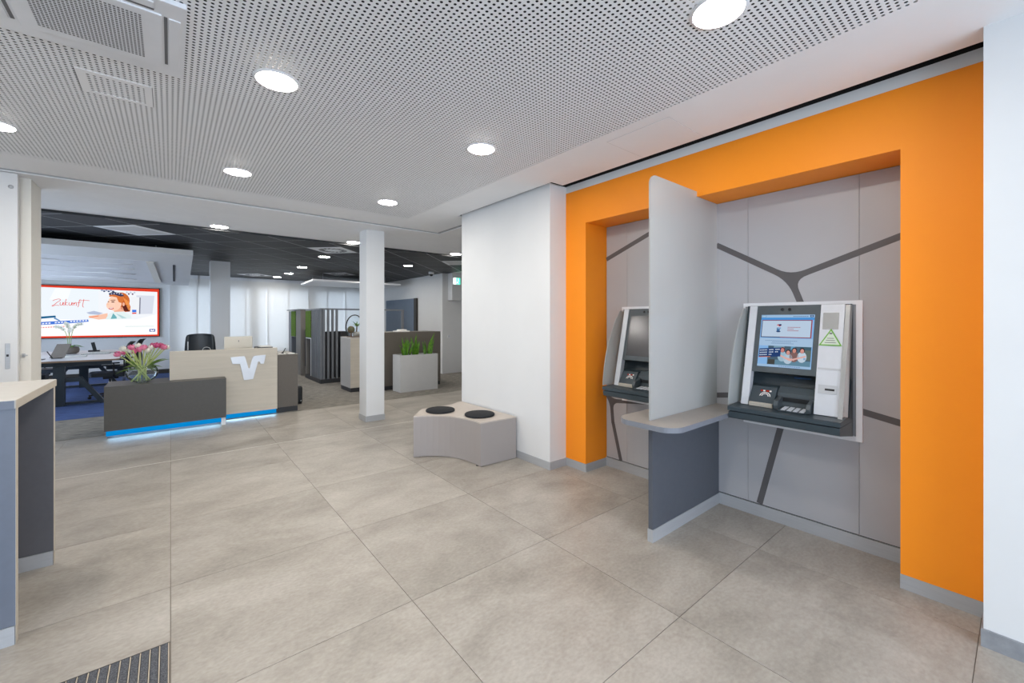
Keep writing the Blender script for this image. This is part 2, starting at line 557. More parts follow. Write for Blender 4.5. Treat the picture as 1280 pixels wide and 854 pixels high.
def perforated():
    import numpy as np
    p = 0.026; x0, x1, y0, y1 = -1.3, 2.46, 0.2, 5.22
    nx = int(round((x1 - x0) / p)); ny = int(round((y1 - y0) / p))
    px, py = (x1 - x0) / nx, (y1 - y0) / ny
    K = 8; R = 0.0074
    ang = np.arange(K) * 2 * pi / K + pi / 8
    gridx, gridy = np.meshgrid(np.arange(nx + 1), np.arange(ny + 1), indexing='ij')
    V0 = np.stack([x0 + gridx.ravel() * px, y0 + gridy.ravel() * py, np.full(gridx.size, ZC)], 1)
    ci, cj = np.meshgrid(np.arange(nx), np.arange(ny), indexing='ij')
    ci = ci.ravel(); cj = cj.ravel(); nc = ci.size
    cx = x0 + (ci + 0.5) * px; cy = y0 + (cj + 0.5) * py
    ring = np.zeros((nc, 2 * K, 3))
    for k in range(K):
        ring[:, k, 0] = cx + R * cos(ang[k]); ring[:, k, 1] = cy + R * sin(ang[k]); ring[:, k, 2] = ZC
        ring[:, K + k] = ring[:, k]; ring[:, K + k, 2] = ZC + 0.0012
    base = V0.shape[0]
    r0 = base + np.arange(nc) * 2 * K
    def cid(a, b):
        return a * (ny + 1) + b
    c = [cid(ci + 1, cj + 1), cid(ci, cj + 1), cid(ci, cj), cid(ci + 1, cj)]   # corners at 45,135,225,315 deg
    # ring vertex k sits at 22.5+45k deg ; corner q between ring 2q and 2q+1
    faces = []
    for q in range(4):
        a, b, d = 2 * q, 2 * q + 1, (2 * q + 2) % 8
        faces.append((np.stack([c[q], r0 + b, r0 + a], 1)))
        faces.append(np.stack([c[q], c[(q + 1) % 4], r0 + d], 1))
        faces.append(np.stack([c[q], r0 + d, r0 + b], 1))
    tri = np.concatenate(faces, 0)[:, ::1]
    quads = []
    for k in range(K):
        n = (k + 1) % K
        quads.append(np.stack([r0 + k, r0 + n, r0 + K + n, r0 + K + k], 1))
    quad = np.concatenate(quads, 0)
    V = np.concatenate([V0, ring.reshape(-1, 3)], 0)
    me = bpy.data.meshes.new('perforated_panel')
    me.vertices.add(len(V)); me.vertices.foreach_set('co', V.ravel().astype('f'))
    loops = np.concatenate([tri.ravel(), quad.ravel()]).astype('i')
    me.loops.add(len(loops)); me.loops.foreach_set('vertex_index', loops)
    nf = len(tri) + len(quad)
    starts = np.concatenate([np.arange(len(tri)) * 3, len(tri) * 3 + np.arange(len(quad)) * 4]).astype('i')
    me.polygons.add(nf); me.polygons.foreach_set('loop_start', starts)
    me.materials.append(M['ceil'])
    me.polygons.foreach_set('use_smooth', [False] * nf)
    me.update(calc_edges=True)
    o = bpy.data.objects.new('perforated_panel', me)
    COL.objects.link(o); o.parent = ceiling; o['kind'] = 'stuff'
    return o


perforated()

# ---- white ceiling zone behind the sliding door track: tiles turned by 45 degrees, hairline joints
TILE_O = (-0.386, 8.16)
HALF = 0.456                        # half diagonal of a 0.625 m tile


def diamond_tiles(rects, z, gap, depth, m, parent, skip=()):
    for i in range(-12, 30):
        for j in range(-8, 20):
            if (i + j) % 2:
                continue
            cx, cy = TILE_O[0] + i * HALF, TILE_O[1] + j * HALF
            if (i, j) in skip:
                continue
            h = HALF - gap
            pol = [(cx - h, cy), (cx, cy - h), (cx + h, cy), (cx, cy + h)]
            for r in rects:
                c = clip_poly(pol, *r)
                if len(c) >= 3 and area(c) > 0.003:
                    full = area(c) > 2 * h * h * 0.999
                    if full and m in diamond_tiles.cache:
                        o = bpy.data.objects.new('ceiling_tile', diamond_tiles.cache[m])
                        COL.objects.link(o); o.location = (cx, cy, z); o.parent = parent
                    else:
                        o = MB().prism([(x, y, z) for x, y in c], (0, 0, depth)).build('ceiling_tile', m, parent, base=(cx, cy, z))
                        if full:
                            diamond_tiles.cache[m] = o.data


diamond_tiles.cache = {}
Y_DK = 7.42
cz2 = struct('ceiling_2', MB().box(-3.5, 5.748, 2.838, 7.0, Y_DK, 2.9).box(3.22, 4.66, 2.838, 7.0, 5.748, 2.9), mat('pale_joint', (0.40, 0.40, 0.40), 0.8, noise=0.05))
diamond_tiles([(-3.5, 5.75, 7.0, Y_DK), (3.23, 4.66, 7.0, 5.75)], 2.83, 0.0014, 0.008, M['ceil'], cz2)
struct('trim_1', MB().box(-3.5, Y_DK, 2.80, 7.0, Y_DK + 0.012, 2.838), M['ceil_dark'])
cz3 = struct('ceiling_3', MB().box(-3.5, Y_DK + 0.012, 2.8012, 7.0, 15.4, 2.88), M['tbar'])
VENTS = [(0, 0), (6, 0), (9, 9), (5, 13), (12, 0)]
diamond_tiles([(-3.5, Y_DK + 0.014, 6.0, 15.25)], 2.80, 0.012, 0.003, M['ceil_dark'], cz3, skip=VENTS)

# ---- walls ---------------------------------------------------------
XO, XR = 3.16, 3.48      # orange plane, niche plane
NY0, NY1, NZ = 0.437, 2.725, 2.455
wall_r = struct('wall_right', MB().box(3.6, -3.6, 0, 3.75, 4.62, 2.93), M['white'])
MB().box(XO, NY1, 0.082, 3.55, 2.99, 2.80).build('orange_pillar', M['orange'], wall_r, label='left upright of the orange portal')
MB().box(XO, 0.12, 0.082, 3.55, NY0, 2.80).build('orange_pillar', M['orange'], wall_r, label='right upright of the orange portal')
MB().box(XO, NY0, NZ, 3.55, NY1, 2.80).build('orange_lintel', M['orange'], wall_r, label='orange beam across the niche')
MB().box(XO + 0.003, 0.12, 2.80, 3.55, 2.99, 2.872).build('top_strip', M['white'], wall_r)
MB().box(XO + 0.003, 0.12, 2.872, 3.6, 2.99, 2.935).build('gap_shade_strip', M['void'], wall_r)  # black strip on the wall, the gap's shade put into its colour
MB().box(XO + 0.002, NY1 - 0.002, 0, 3.55, 2.99, 0.082).build('skirting', M['alu'], wall_r)
MB().box(XO + 0.002, 0.12, 0, 3.55, NY0 + 0.002, 0.082).build('skirting', M['alu'], wall_r)
# niche back wall: laminate panels with seams, inlaid dark strips
niche = struct('wall_niche', MB().box(XR + 0.012, NY0, 0, 3.6, NY1, 2.52), M['joint'])
PY = [NY0 + 0.003, 0.68, 1.358, 1.606, 2.02, 2.47, NY1 - 0.004]
for a, b in zip(PY[:-1], PY[1:]):
    MB().box(XR, a + 0.0012, 0.098, XR + 0.012, b - 0.0012, 2.452).build('wall_panel', M['greypanel'], niche, base=(XR, a, 0))
MB().box(XR - 0.004, NY0, 0.0, XR + 0.012, NY1, 0.090).build('skirting', M['alu'], niche)


def ribbon(pts, w, name='inlay_strip'):
    """flat inlay on the niche wall through (y, z) points"""
    n = len(pts); L = []; R = []
    for i in range(n):
        a = Vector(pts[max(0, i - 1)]); b = Vector(pts[min(n - 1, i + 1)])
        t = (b - a).normalized(); nn = Vector((-t.y, t.x))
        p = Vector(pts[i]); L.append(p + nn * w / 2); R.append(p - nn * w / 2)
    mb = MB()
    x = XR - 0.0015
    vs = [(x, p.x, p.y) for p in L] + [(x, p.x, p.y) for p in R]
    vs2 = [(XR, p.x, p.y) for p in L] + [(XR, p.x, p.y) for p in R]
    mb._add(vs + vs2, [(i, i + 1, n + i + 1, n + i) for i in range(n - 1)] +
            [(2 * n + i, 2 * n + i + 1, i + 1, i) for i in range(n - 1)] +
            [(n + i, n + i + 1, 3 * n + i + 1, 3 * n + i) for i in range(n - 1)])
    return mb.build(name, M['strip'], niche)


def junction(c, ends, w, r):
    """a Y of three strips with rounded inner corners, as one inlay"""
    c = Vector(c); es = [Vector(e) for e in ends]
    es.sort(key=lambda e: math.atan2(e.y - c.y, e.x - c.x))
    pol = []
    for k in range(3):
        d0 = (es[k] - c).normalized(); d1 = (es[(k + 1) % 3] - c).normalized()
        n0 = Vector((-d0.y, d0.x)); n1 = Vector((d1.y, -d1.x))
        # left side of arm k (towards arm k+1)
        pol.append(es[k] - n0 * w / 2); pol.append(es[k] + n0 * w / 2)
        a = c + d0 * r + n0 * w / 2; b = c + d1 * r + n1 * w / 2
        mid = c + (d0 + d1).normalized() * w * 0.55 if (d0 + d1).length > 1e-3 else c
        for s in range(7):
            t = s / 6
            pol.append(a * (1 - t) ** 2 + mid * 2 * t * (1 - t) + b * t ** 2)
    mb = MB().prism([(XR - 0.0015, p.x, p.y) for p in pol], (0.0015, 0, 0))
    o = mb.build('inlay_strip', M['strip'], niche)
    bm = bmesh.new(); bm.from_mesh(o.data)
    bmesh.ops.triangulate(bm, faces=[f for f in bm.faces if len(f.verts) > 4])
    bm.to_mesh(o.data); bm.free()


W_ = 0.042
junction((1.071, 1.80), [(1.60, 2.115), (NY0 + 0.002, 2.03), (1.00, 1.60)], W_, 0.11)
ribbon([(1.12, 0.75), (1.138, 0.69), (1.276, 0.10)], W_)
ribbon([(0.67, 0.905), (NY0 + 0.002, 0.855)], W_)
ribbon([(1.61, 0.88), (1.37, 0.915)], W_)
ribbon([(2.722, 2.122), (2.22, 2.31), (1.83, 2.45)], W_)
ribbon([(2.0, 2.45), (1.61, 2.125)], 0.03)
junction((2.66, 0.675), [(2.722, 0.735), (2.20, 0.725), (2.64, 0.45)], W_ * 0.9, 0.09)
ribbon([(2.64, 0.46), (2.545, 0.098)], W_ * 0.9)

wall_block = struct('wall_block', MB().box(2.93, 2.99, 0, 3.62, 4.62, 2.868), M['white'])
MB().box(2.929, 2.989, 2.868, 3.62, 4.62, 2.94).build('gap_shade_strip', M['void'], wall_block)  # black band above the block, standing in for the gap's shade
MB().box(2.924, 2.984, 0, 3.156, 4.626, 0.080).build('skirting', M['alu'], wall_block)
wall_pier = struct('wall_pier', MB().box(2.90, -3.5, 0.08, 3.62, 0.118, 2.94), M['white'])
MB().box(2.888, -3.5, 0, 3.62, 0.126, 0.08).build('skirting', mat('grey_stone_skirting', (0.23, 0.24, 0.26), 0.5, color2=(0.30, 0.31, 0.33), scale=18, detail=6), wall_pier)
struct('wall_office', MB().box(5.85, 10.22, 0, 7.0, 15.4, 2.85), M['white'])
struct('wall_corridor', MB().box(7.0, 4.0, 0, 7.15, 15.4, 2.9), M['white'])
struct('wall_lobby', MB().box(3.62, 4.4, 0, 7.0, 4.62, 2.9), M['white'])
struct('wall_lintel', MB().box(6.02, 9.98, 2.05, 7.0, 10.22, 2.80), M['white'])
struct('baseboard_office', MB().box(5.84, 10.208, 0, 7.0, 10.22, 0.06).box(5.838, 10.22, 0, 5.85, 15.2, 0.06), M['white'])
# far wall: parapet and piers with windows, hung with panel curtains
wb = MB()
wb.box(-3.5, 15.3, 0, 0.2, 15.45, 2.85).box(0.2, 15.3, 0, 7, 15.45, 0.55).box(0.2, 15.3, 2.45, 7, 15.45, 2.85)
for xa in (1.9, 3.6, 5.4):
    wb.box(xa, 15.3, 0.55, xa + 0.25, 15.45, 2.45)
wall_back = struct('wall_back', wb, M['white'])
struct('baseboard_back', MB().box(-3.5, 15.275, 0, 0.6, 15.3, 0.12), M['board_edge'])
wl = MB()
wl.box(-3.65, -3.6, 0, -3.5, 8.0, 2.95).box(-3.65, 8, 0, -3.5, 15.4, 0.6).box(-3.65, 8, 2.6, -3.5, 15.4, 2.95).box(-3.65, 14.0, 0.6, -3.5, 15.4, 2.6)
struct('wall_left', wl, M['white'])
wf = MB()
wf.box(-3.6, -3.65, 2.7, 3.65, -3.5, 2.95).box(-3.6, -3.65, 0, -3.2, -3.5, 2.7).box(3.2, -3.65, 0, 3.65, -3.5, 2.7)
for xa in (-1.6, 0.0, 1.6):
    wf.box(xa - 0.04, -3.62, 0, xa + 0.04, -3.54, 2.7)
struct('wall_front', wf, M['white'])
# sliding door and jamb at the left
struct('wall_jamb', MB().box(-3.5, 5.93, 0, -1.02, 6.32, 2.83), M['cream'])
door = struct('door_1', MB().box(-2.6, 5.775, 0.012, -1.075, 5.83, 2.826), M['white'], bevel=0.003)
MB().box(-1.148, 5.768, 1.06, -1.118, 5.775, 1.29).build('recessed_grip', M['alu'], door, bevel=0.002)
MB().box(-1.140, 5.765, 1.17, -1.126, 5.768, 1.19).build('lock_cylinder', M['black'], door)
MB().lathe([(0.0, 0), (0.018, 0), (0.018, 0.004), (0, 0.006)], n=16).build('sensor', M['alu'], door)
bpy.data.objects['sensor'].rotation_euler = (pi / 2, 0, 0)
bpy.data.objects['sensor'].location = (-1.115, 5.775, 2.70)
sj = MB().box(-1.075, 5.915, 1.155, -1.055, 5.93, 1.185).tube([(-1.065, 5.915, 1.17), (-1.065, 5.89, 1.17), (-1.035, 5.89, 1.17)], 0.006)
sj.build('latch', M['alu'], bpy.data.objects['wall_jamb'])
# columns
col1 = struct('column_1', MB().box(2.222, 6.10, 0, 2.495, 6.38, 2.83), M['white'])
MB().box(2.214, 6.092, 0, 2.503, 6.388, 0.085).build('skirting', M['alu'], col1)
struct('column_2', MB().box(0.675, 11.25, 0, 1.035, 11.58, 2.80), M['white'])

# ================================================================== THINGS
# ---- ceiling lamps
def downlight(x, y, z, label, r=0.115):
    t = thing('downlight', label, 'ceiling light', (x, y, z), 'round recessed ceiling lights')
    MB().lathe([(r - 0.012, -0.006), (r, -0.005), (r + 0.004, 0.0), (r + 0.004, 0.004), (r - 0.012, 0.004)], (x, y, z), 32, cap=(False, False)).build('trim_ring', M['white_metal'], t)
    mb = MB()
    mb.poly([(x + (r - 0.012) * cos(-2 * pi * k / 32), y + (r - 0.012) * sin(-2 * pi * k / 32), z - 0.004) for k in range(32)])
    mb.build('diffuser', M['lamp'], t)
    return t


DL = [(1.855, 0.845, ZC, 'round ceiling light nearest the orange wall, in the perforated ceiling'),
      (0.465, 2.67, ZC, 'round ceiling light beside the square cassette air conditioner'),
      (1.90, 2.71, ZC, 'round ceiling light in the perforated ceiling left of the white wall block'),
      (-0.95, 4.50, ZC, 'round ceiling light cut by the left picture edge'),
      (0.475, 4.54, ZC, 'round ceiling light in the perforated ceiling left of the slim column, above the desk'),
      (1.93, 4.62, ZC, 'round ceiling light in the perforated ceiling just above the slim column'),
      (0.539, 7.25, 2.83, 'round ceiling light at the edge of the dark ceiling above the reception desk'),
      (2.43, 7.27, 2.83, 'round ceiling light in the white ceiling directly left of the slim column'),
      (4.46, 7.26, 2.83, 'round ceiling light in the white ceiling right of the slim column'),
      (2.45, 9.11, 2.80, 'nearest round light in the dark ceiling, left of the slim column'),
      (2.51, 11.25, 2.80, 'second round light in the dark ceiling row left of the slim column'),
      (2.56, 13.0, 2.80, 'third round light in the dark ceiling row left of the slim column'),
      (2.50, 14.3, 2.80, 'farthest round light of the dark ceiling row, by the panel curtains'),
      (4.45, 11.35, 2.80, 'unseen round light added in the dark ceiling behind the slim column'),  # out of sight in the lamp row, added to lift the office light
      (0.465, 0.80, ZC, 'unseen round ceiling light added straight above the camera'),  # out of view on the lamp grid, added to brighten floor and orange wall
      (-0.95, 2.67, ZC, 'unseen round ceiling light added above the standing counter'),  # off to the left on the lamp grid, added for more lobby light
      (4.40, 9.32, 2.80, 'round light in the dark ceiling right of the slim column')]
for d in DL:
    downlight(*d)

# ---- cassette air conditioner
ac = thing('air_conditioner', 'square white ceiling cassette air conditioner with perforated intake grille', 'air conditioner', (-0.275, 2.6, ZC))
ax0, ax1, ay0, ay1 = -0.62, 0.055, 2.27, 2.935
MB().prism([(ax0, ay0, 2.85), (ax1, ay0, 2.85), (ax1, ay1, 2.85), (ax0, ay1, 2.85)], (0, 0, -0.022)).build('casing', M['white_metal'], ac, bevel=0.006)
MB().box(ax0 + 0.10, ay0 + 0.10, 2.820, ax1 - 0.085, ay1 - 0.09, 2.829).build('intake_panel', M['white_metal'], ac, bevel=0.003)
gm = MB()
n1 = 27
for i in range(n1):
    for j in range(n1 - 4):
        cx = -0.455 + i * 0.0135; cy = 2.42 + j * 0.0166
        gm.poly([(cx - 0.004, cy - 0.005, 2.8193), (cx - 0.004, cy + 0.005, 2.8193), (cx + 0.004, cy + 0.005, 2.8193), (cx + 0.004, cy - 0.005, 2.8193)])
gm.build('intake_holes', M['dimgrey'], ac, kind='stuff')
for (a, b, c, d) in ((ax1 - 0.078, ay0 + 0.11, ax1 - 0.066, ay1 - 0.12), (ax0 + 0.075, ay0 + 0.11, ax0 + 0.088, ay1 - 0.12), (ax0 + 0.12, ay0 + 0.075, ax1 - 0.11, ay0 + 0.088)):
    MB().box(a, b, 2.8265, c, d, 2.829).build('air_slot', M['dimgrey'], ac)
for (a, b, c, d) in ((ax1 - 0.062, ay0 + 0.11, ax1 - 0.02, ay1 - 0.12), (ax0 + 0.02, ay0 + 0.11, ax0 + 0.07, ay1 - 0.12), (ax0 + 0.12, ay0 + 0.025, ax1 - 0.11, ay0 + 0.07)):
    MB().box(a, b, 2.823, c, d, 2.829).build('louvre', M['white_metal'], ac, bevel=0.002)

# ---- access hatches
h = thing('access_hatch', 'small perforated access hatch in the ceiling beside the air conditioner', 'hatch', (-0.245, 3.345, ZC))
hx0, hx1, hy0, hy1 = -0.40, -0.085, 3.20, 3.50
fr = MB()
for (a, b, c, d) in ((hx0, hy0, hx1, hy0 + 0.034), (hx0, hy1 - 0.034, hx1, hy1), (hx0, hy0 + 0.034, hx0 + 0.034, hy1 - 0.034), (hx1 - 0.034, hy0 + 0.034, hx1, hy1 - 0.034)):
    fr.box(a, b, ZC - 0.003, c, d, ZC)
fr.build('hatch_frame', M['ceil'], h)
for xx in (hx0 - 0.003, hx1):
    MB().box(xx, hy0 + 0.01, ZC - 0.0034, xx + 0.003, hy1 - 0.01, ZC - 0.0001).build('hatch_joint', M['dimgrey'], h)
h2 = thing('access_hatch', 'smooth square access hatch in the white ceiling margin above the orange wall', 'hatch', (2.8, 1.745, ZC))
MB().box(2.566, 1.494, ZC - 0.0015, 3.046, 2.0, ZC).build('hatch_panel', M['ceil'], h2)
jl = MB().box(2.562, 1.490, ZC - 0.0008, 3.046, 1.494, ZC).box(2.562, 2.0, ZC - 0.0008, 3.046, 2.004, ZC).box(2.562, 1.494, ZC - 0.0008, 2.566, 2.0, ZC)
jl.build('hatch_joint', M['grille'], h2)

# ---- ceiling diffusers in the dark ceiling
VL = ['plain white square ceiling panel in the dark ceiling above the hanging white canopy',
      'white square ceiling vent with slotted ring just left of the slim column',
      'white square ceiling vent with slotted ring farther back, above the flat hanging sail',
      'white square ceiling vent far back beside the far column',
      'white square ceiling panel at the far right end of the dark ceiling']
for k, (i, j) in enumerate(VENTS):
    cx, cy = TILE_O[0] + i * HALF, TILE_O[1] + j * HALF
    t = thing('ceiling_vent', VL[k], 'vent', (cx, cy, 2.80), 'square white ceiling vents')
    hh = HALF - 0.006
    MB().prism([(cx - hh, cy, 2.797), (cx, cy - hh, 2.797), (cx + hh, cy, 2.797), (cx, cy + hh, 2.797)], (0, 0, 0.010)).build('vent_frame', M['white_metal'], t, bevel=0.003)
    if k in (0, 4):
        q = hh - 0.10
        MB().prism([(cx - q, cy, 2.795), (cx, cy - q, 2.795), (cx + q, cy, 2.795), (cx, cy + q, 2.795)], (0, 0, 0.002)).build('face_plate', M['grille'], t)
    else:
        MB().lathe([(0.25, -0.0040), (0.25, -0.0035), (0.13, -0.0035), (0.13, -0.004)], (cx, cy, 2.80), 32, cap=(False, False)).build('swirl_disc', M['grille'], t)
        for s in range(16):
            a = 2 * pi * s / 16
            d0 = Vector((cos(a), sin(a), 0)); d1 = Vector((cos(a + 0.25), sin(a + 0.25), 0))
            MB().bar(Vector((cx, cy, 2.7955)) + d0 * 0.155, Vector((cx, cy, 2.7955)) + d1 * 0.235, 0.03, 0.002).build('slot', M['black'], t)

# ---- bank machines
def make_atm(oy, label, live):
    """niche machine facing -X; right-hand frame edge at y = 0.66 + oy"""
    t = thing('cash_machine', label, 'cash machine', (XR, 1.02 + oy, 0.7), None)
    Y = lambda y: y + oy
    # white mounting frame (four rails in one plate with a hole)
    f = MB()
    y0, y1, z0, z1 = Y(0.66), Y(1.385), 0.705, 1.628
    w = 0.033
    f.box(XR - 0.016, y0, z0, XR, y1, z0 + w).box(XR - 0.016, y0, z1 - w * 0.8, XR, y1, z1)
    f.box(XR - 0.016, y0, z0 + w, XR, y0 + w, z1 - w * 0.8).box(XR - 0.016, y1 - w * 0.4, z0 + w, XR, y1, z1 - w * 0.8)
    f.build('mounting_frame', M['white_metal'], t)
    # side profile of the body
    zt, zb = 1.60, 0.885
    xt, xb = 3.425, 3.255
    P = lambda z: xt + (xb - xt) * (zt - z) / (zt - zb)       # fascia x at height z
    body = [(XR - 0.002, 1.605), (xt + 0.025, 1.605), (P(1.15) + 0.05, 1.15), (P(1.15) + 0.13, 1.10), (xb + 0.13, 0.90), (xb + 0.13, 0.80), (XR - 0.03, 0.74), (XR - 0.002, 0.74)]
    MB().prism([(x, Y(0.712), z) for x, z in body], (0, 0.635, 0)).build('body', M['atm_dark'], t)

    def slab(ya, yb, za, zb_, th, m, name, lift=0.0, par=None, bevel=0.0, label=None):
        """flat plate lying on the sloping fascia"""
        nx, nz = -(zt - zb), -(xt - xb) * -1
        nl = math.hypot(zt - zb, xt - xb)
        n = Vector((-(zt - zb) / nl, 0, (xt - xb) / nl))
        pts = [Vector((P(za), Y(ya), za)), Vector((P(za), Y(yb), za)), Vector((P(zb_), Y(yb), zb_)), Vector((P(zb_), Y(ya), zb_))]
        pts = [p + n * lift for p in pts]
        return MB().prism(pts, -n * th).build(name, m, par or t, bevel, label=label)

    slab(1.266, 1.316, 0.885, 1.60, 0.05, M['silver'], 'side_strip', 0.012, bevel=0.003)
    slab(0.868, 1.266, 1.125, 1.60, 0.045, M['atm_mid'], 'screen_bezel', 0.004, bevel=0.003)
    slab(0.738, 0.868, 0.885, 1.60, 0.05, M['silver'], 'service_panel', 0.012, bevel=0.003)
    # chrome right cheek
    ch = [(P(1.60) - 0.012, 1.60), (P(0.80) - 0.012 - 0.02, 0.82), (P(0.80) + 0.10, 0.80), (P(1.60) + 0.045, 1.60)]
    MB().prism([(x, Y(0.735), z) for x, z in ch], (0, -0.024, 0)).build('chrome_cheek', M['chrome'], t, 0.003)
    # clear fin at the left, bulging forward
    pr = [(XR - 0.02, 1.575), (xt - 0.035, 1.59)]
    for k in range(1, 9):
        u = k / 8
        pr.append((xt - 0.05 - 0.245 * u - 0.055 * sin(pi * u), 1.59 - 0.70 * u))
    pr += [(XR - 0.02, 0.89)]
    MB().prism([(x, Y(1.352), z) for x, z in pr], (0, 0.008, 0)).build('side_fin', M['glass_fin'], t)
    # camera holes
    for yy in (1.10, 1.055):
        c = Vector((P(1.575) - 0.006, Y(yy), 1.575))
        o = MB().lathe([(0, 0), (0.010, 0), (0.010, 0.004), (0, 0.004)], n=14).build('camera_hole', M['black'], t, local=True)
        o.location = c - t.location; o.rotation_euler = (0, -pi / 2 + 0.23, 0)
    # ledge
    MB().prism([(3.30, Y(0.70), 0.886), (3.135, Y(0.70), 0.878), (3.128, Y(0.70), 0.872), (3.128, Y(0.70), 0.848), (3.40, Y(0.70), 0.848)], (0, 0.66, 0)).build('ledge', M['atm_dark'], t)
    MB().prism([(3.132, Y(0.705), 0.841), (3.136, Y(0.705), 0.798), (3.145, Y(0.705), 0.792), (3.44, Y(0.705), 0.742), (3.44, Y(0.705), 0.841)], (0, 0.65, 0)).build('lower_lip', M['atm_dark'], t)
    MB().box(3.15, Y(0.71), 0.840, 3.42, Y(1.35), 0.849).build('ledge_joint', M['black'], t)
    # input bay
    MB().prism([(3.255, Y(1.10), 0.88), (3.235, Y(1.10), 0.905), (3.315, Y(1.10), 1.02), (3.38, Y(1.10), 1.03), (3.38, Y(1.10), 0.88)], (0, 0.16, 0)).build('card_reader', M['atm_dark'], t, 0.004)
    MB().prism([(3.232, Y(1.105), 0.885), (3.228, Y(1.105), 0.912), (3.24, Y(1.105), 0.916), (3.25, Y(1.105), 0.885)], (0, 0.15, 0)).build('reader_lip', M['beige_edge'], t, 0.002)
    cr = MB()
    for k, yy in enumerate((1.215, 1.20, 1.155, 1.14)):
        pass
    def card_pt(y, s):       # point on the sloping face of the card reader
        return Vector((3.235 + 0.08 * s - 0.0012, Y(y), 0.905 + 0.115 * s + 0.0008))
    def card_quad(ya, yb, sa, sb, m):
        return (ya, yb, sa, sb, m)
    pm = MB(); mats = [EM(200, 60, 40, 0.4), M['paper']]
    for (ya, yb, mi) in ((1.20, 1.185, 0), (1.183, 1.170, 1), (1.165, 1.145, 0), (1.143, 1.130, 1)):
        pm.poly([card_pt(ya, 0.72), card_pt(yb, 0.72), card_pt(yb, 0.80), card_pt(ya, 0.80)], mi)
    # contactless waves
    for rr in (0.018, 0.030):
        for s in range(6):
            a0, a1 = pi * s / 6, pi * (s + 1) / 6
            q = []
            for rad, aa in ((rr, a0), (rr, a1), (rr + 0.006, a1), (rr + 0.006, a0)):
                q.append(card_pt(1.165 + rad * cos(aa), 0.46 + rad * sin(aa) * 6.5))
            pm.poly(q, 1)
    pm.build('reader_print', [mats[0], mats[1]], t)
    # cash/receipt shelf with keypad and hood
    MB().prism([(3.30, Y(0.872), 0.885), (3.31, Y(0.872), 0.99), (3.36, Y(0.872), 1.03), (3.40, Y(0.872), 1.03), (3.40, Y(0.872), 0.885)], (0, 0.225, 0)).build('slope_panel', M['atm_mid'], t, 0.004)
    MB().box(3.296, Y(0.905), 0.935, 3.302, Y(1.06), 0.963).build('note_slot', M['black'], t)
    for (ya, yb) in ((1.065, 1.09), (0.878, 0.90)):
        MB().prism([(3.31, Y(ya), 0.885), (3.215, Y(ya), 0.885), (3.205, Y(ya), 0.915), (3.225, Y(ya), 0.945), (3.31, Y(ya), 0.97)], (0, yb - ya, 0)).build('keypad_hood', M['atm_mid'], t, 0.004)
    MB().prism([(3.195, Y(0.90), 0.884), (3.195, Y(0.90), 0.888), (3.298, Y(0.90), 0.902), (3.298, Y(0.90), 0.884)], (0, 0.165, 0)).build('keypad', M['atm_dark'], t)
    for r_ in range(4):
        for c_ in range(4):
            xx = 3.205 + r_ * 0.022; yy = 1.045 - c_ * 0.036
            zz = 0.8895 + (xx - 3.195) * 0.136
            MB().box(xx, Y(yy - 0.026), zz - 0.002, xx + 0.017, Y(yy), zz + 0.004).build('key', M['silver'], t)
    # slot above the keypad, its blue glow put into the colour
    MB().box(P(1.11) + 0.112, Y(0.93), 1.085, P(1.11) + 0.12, Y(1.03), 1.095).build('slot_light', mat('dark_blue_slot', (0.02, 0.08, 0.22), 0.4, noise=0.05), t)
    # service panel details
    slab(0.766, 0.852, 1.435, 1.545, 0.004, M['chrome'], 'mirror', 0.015)
    nl = math.hypot(zt - zb, xt - xb)
    n = Vector((-(zt - zb) / nl, 0, (xt - xb) / nl))
    def fp(y, z, l):
        return Vector((P(z), Y(y), z)) + n * l
    def tri(c, s, l, m, name):
        pts = [fp(c[0] + s * 0.56, c[1] - s * 0.34, l), fp(c[0] - s * 0.56, c[1] - s * 0.34, l), fp(c[0], c[1] + s * 0.66, l)]
        return MB().prism(pts, -n * 0.001).build(name, m, t)
    tri((0.803, 1.365), 0.112, 0.0166, mat('sticker_green', (0.16, 0.42, 0.05), 0.5, noise=0.05), 'sticker_border')
    tri((0.803, 1.365), 0.090, 0.0172, mat('sticker_pale', (0.62, 0.70, 0.58), 0.5, noise=0.05), 'sticker_face')
    sl = MB()
    for k in range(3):
        zz = 1.345 + k * 0.014
        hw = 0.030 - k * 0.006
        sl.prism([fp(0.803 + hw, zz, 0.0176), fp(0.803 - hw, zz, 0.0176), fp(0.803 - hw, zz + 0.004, 0.0176), fp(0.803 + hw, zz + 0.004, 0.0176)], -n * 0.0004)
    sl.prism([fp(0.811, 1.402, 0.0176), fp(0.795, 1.402, 0.0176), fp(0.795, 1.412, 0.0176), fp(0.811, 1.412, 0.0176)], -n * 0.0004)
    sl.build('sticker_print', M['dimgrey'], t)
    slab(0.742, 0.862, 1.172, 1.183, 0.006, M['alu'], 'seam_bar', 0.016)
    slab(0.752, 0.852, 1.02, 1.075, 0.006, M['alu'], 'receipt_plate', 0.016, bevel=0.002)
    slab(0.764, 0.815, 1.040, 1.053, 0.002, M['black'], 'receipt_slot', 0.0175)
    MB().box(3.165, Y(0.755), 0.8775, 3.215, Y(0.85), 0.8790).build('note_sticker', M['paper'], t)
    # screen
    ya, yb, za, zb_ = 0.902, 1.232, 1.165, 1.535
    scr = slab(ya, yb, za, zb_, 0.006, (EM(128, 172, 218) if live else M['glare']), 'screen', 0.007)
    if not live:
        return t
    mats = []
    mb = MB()
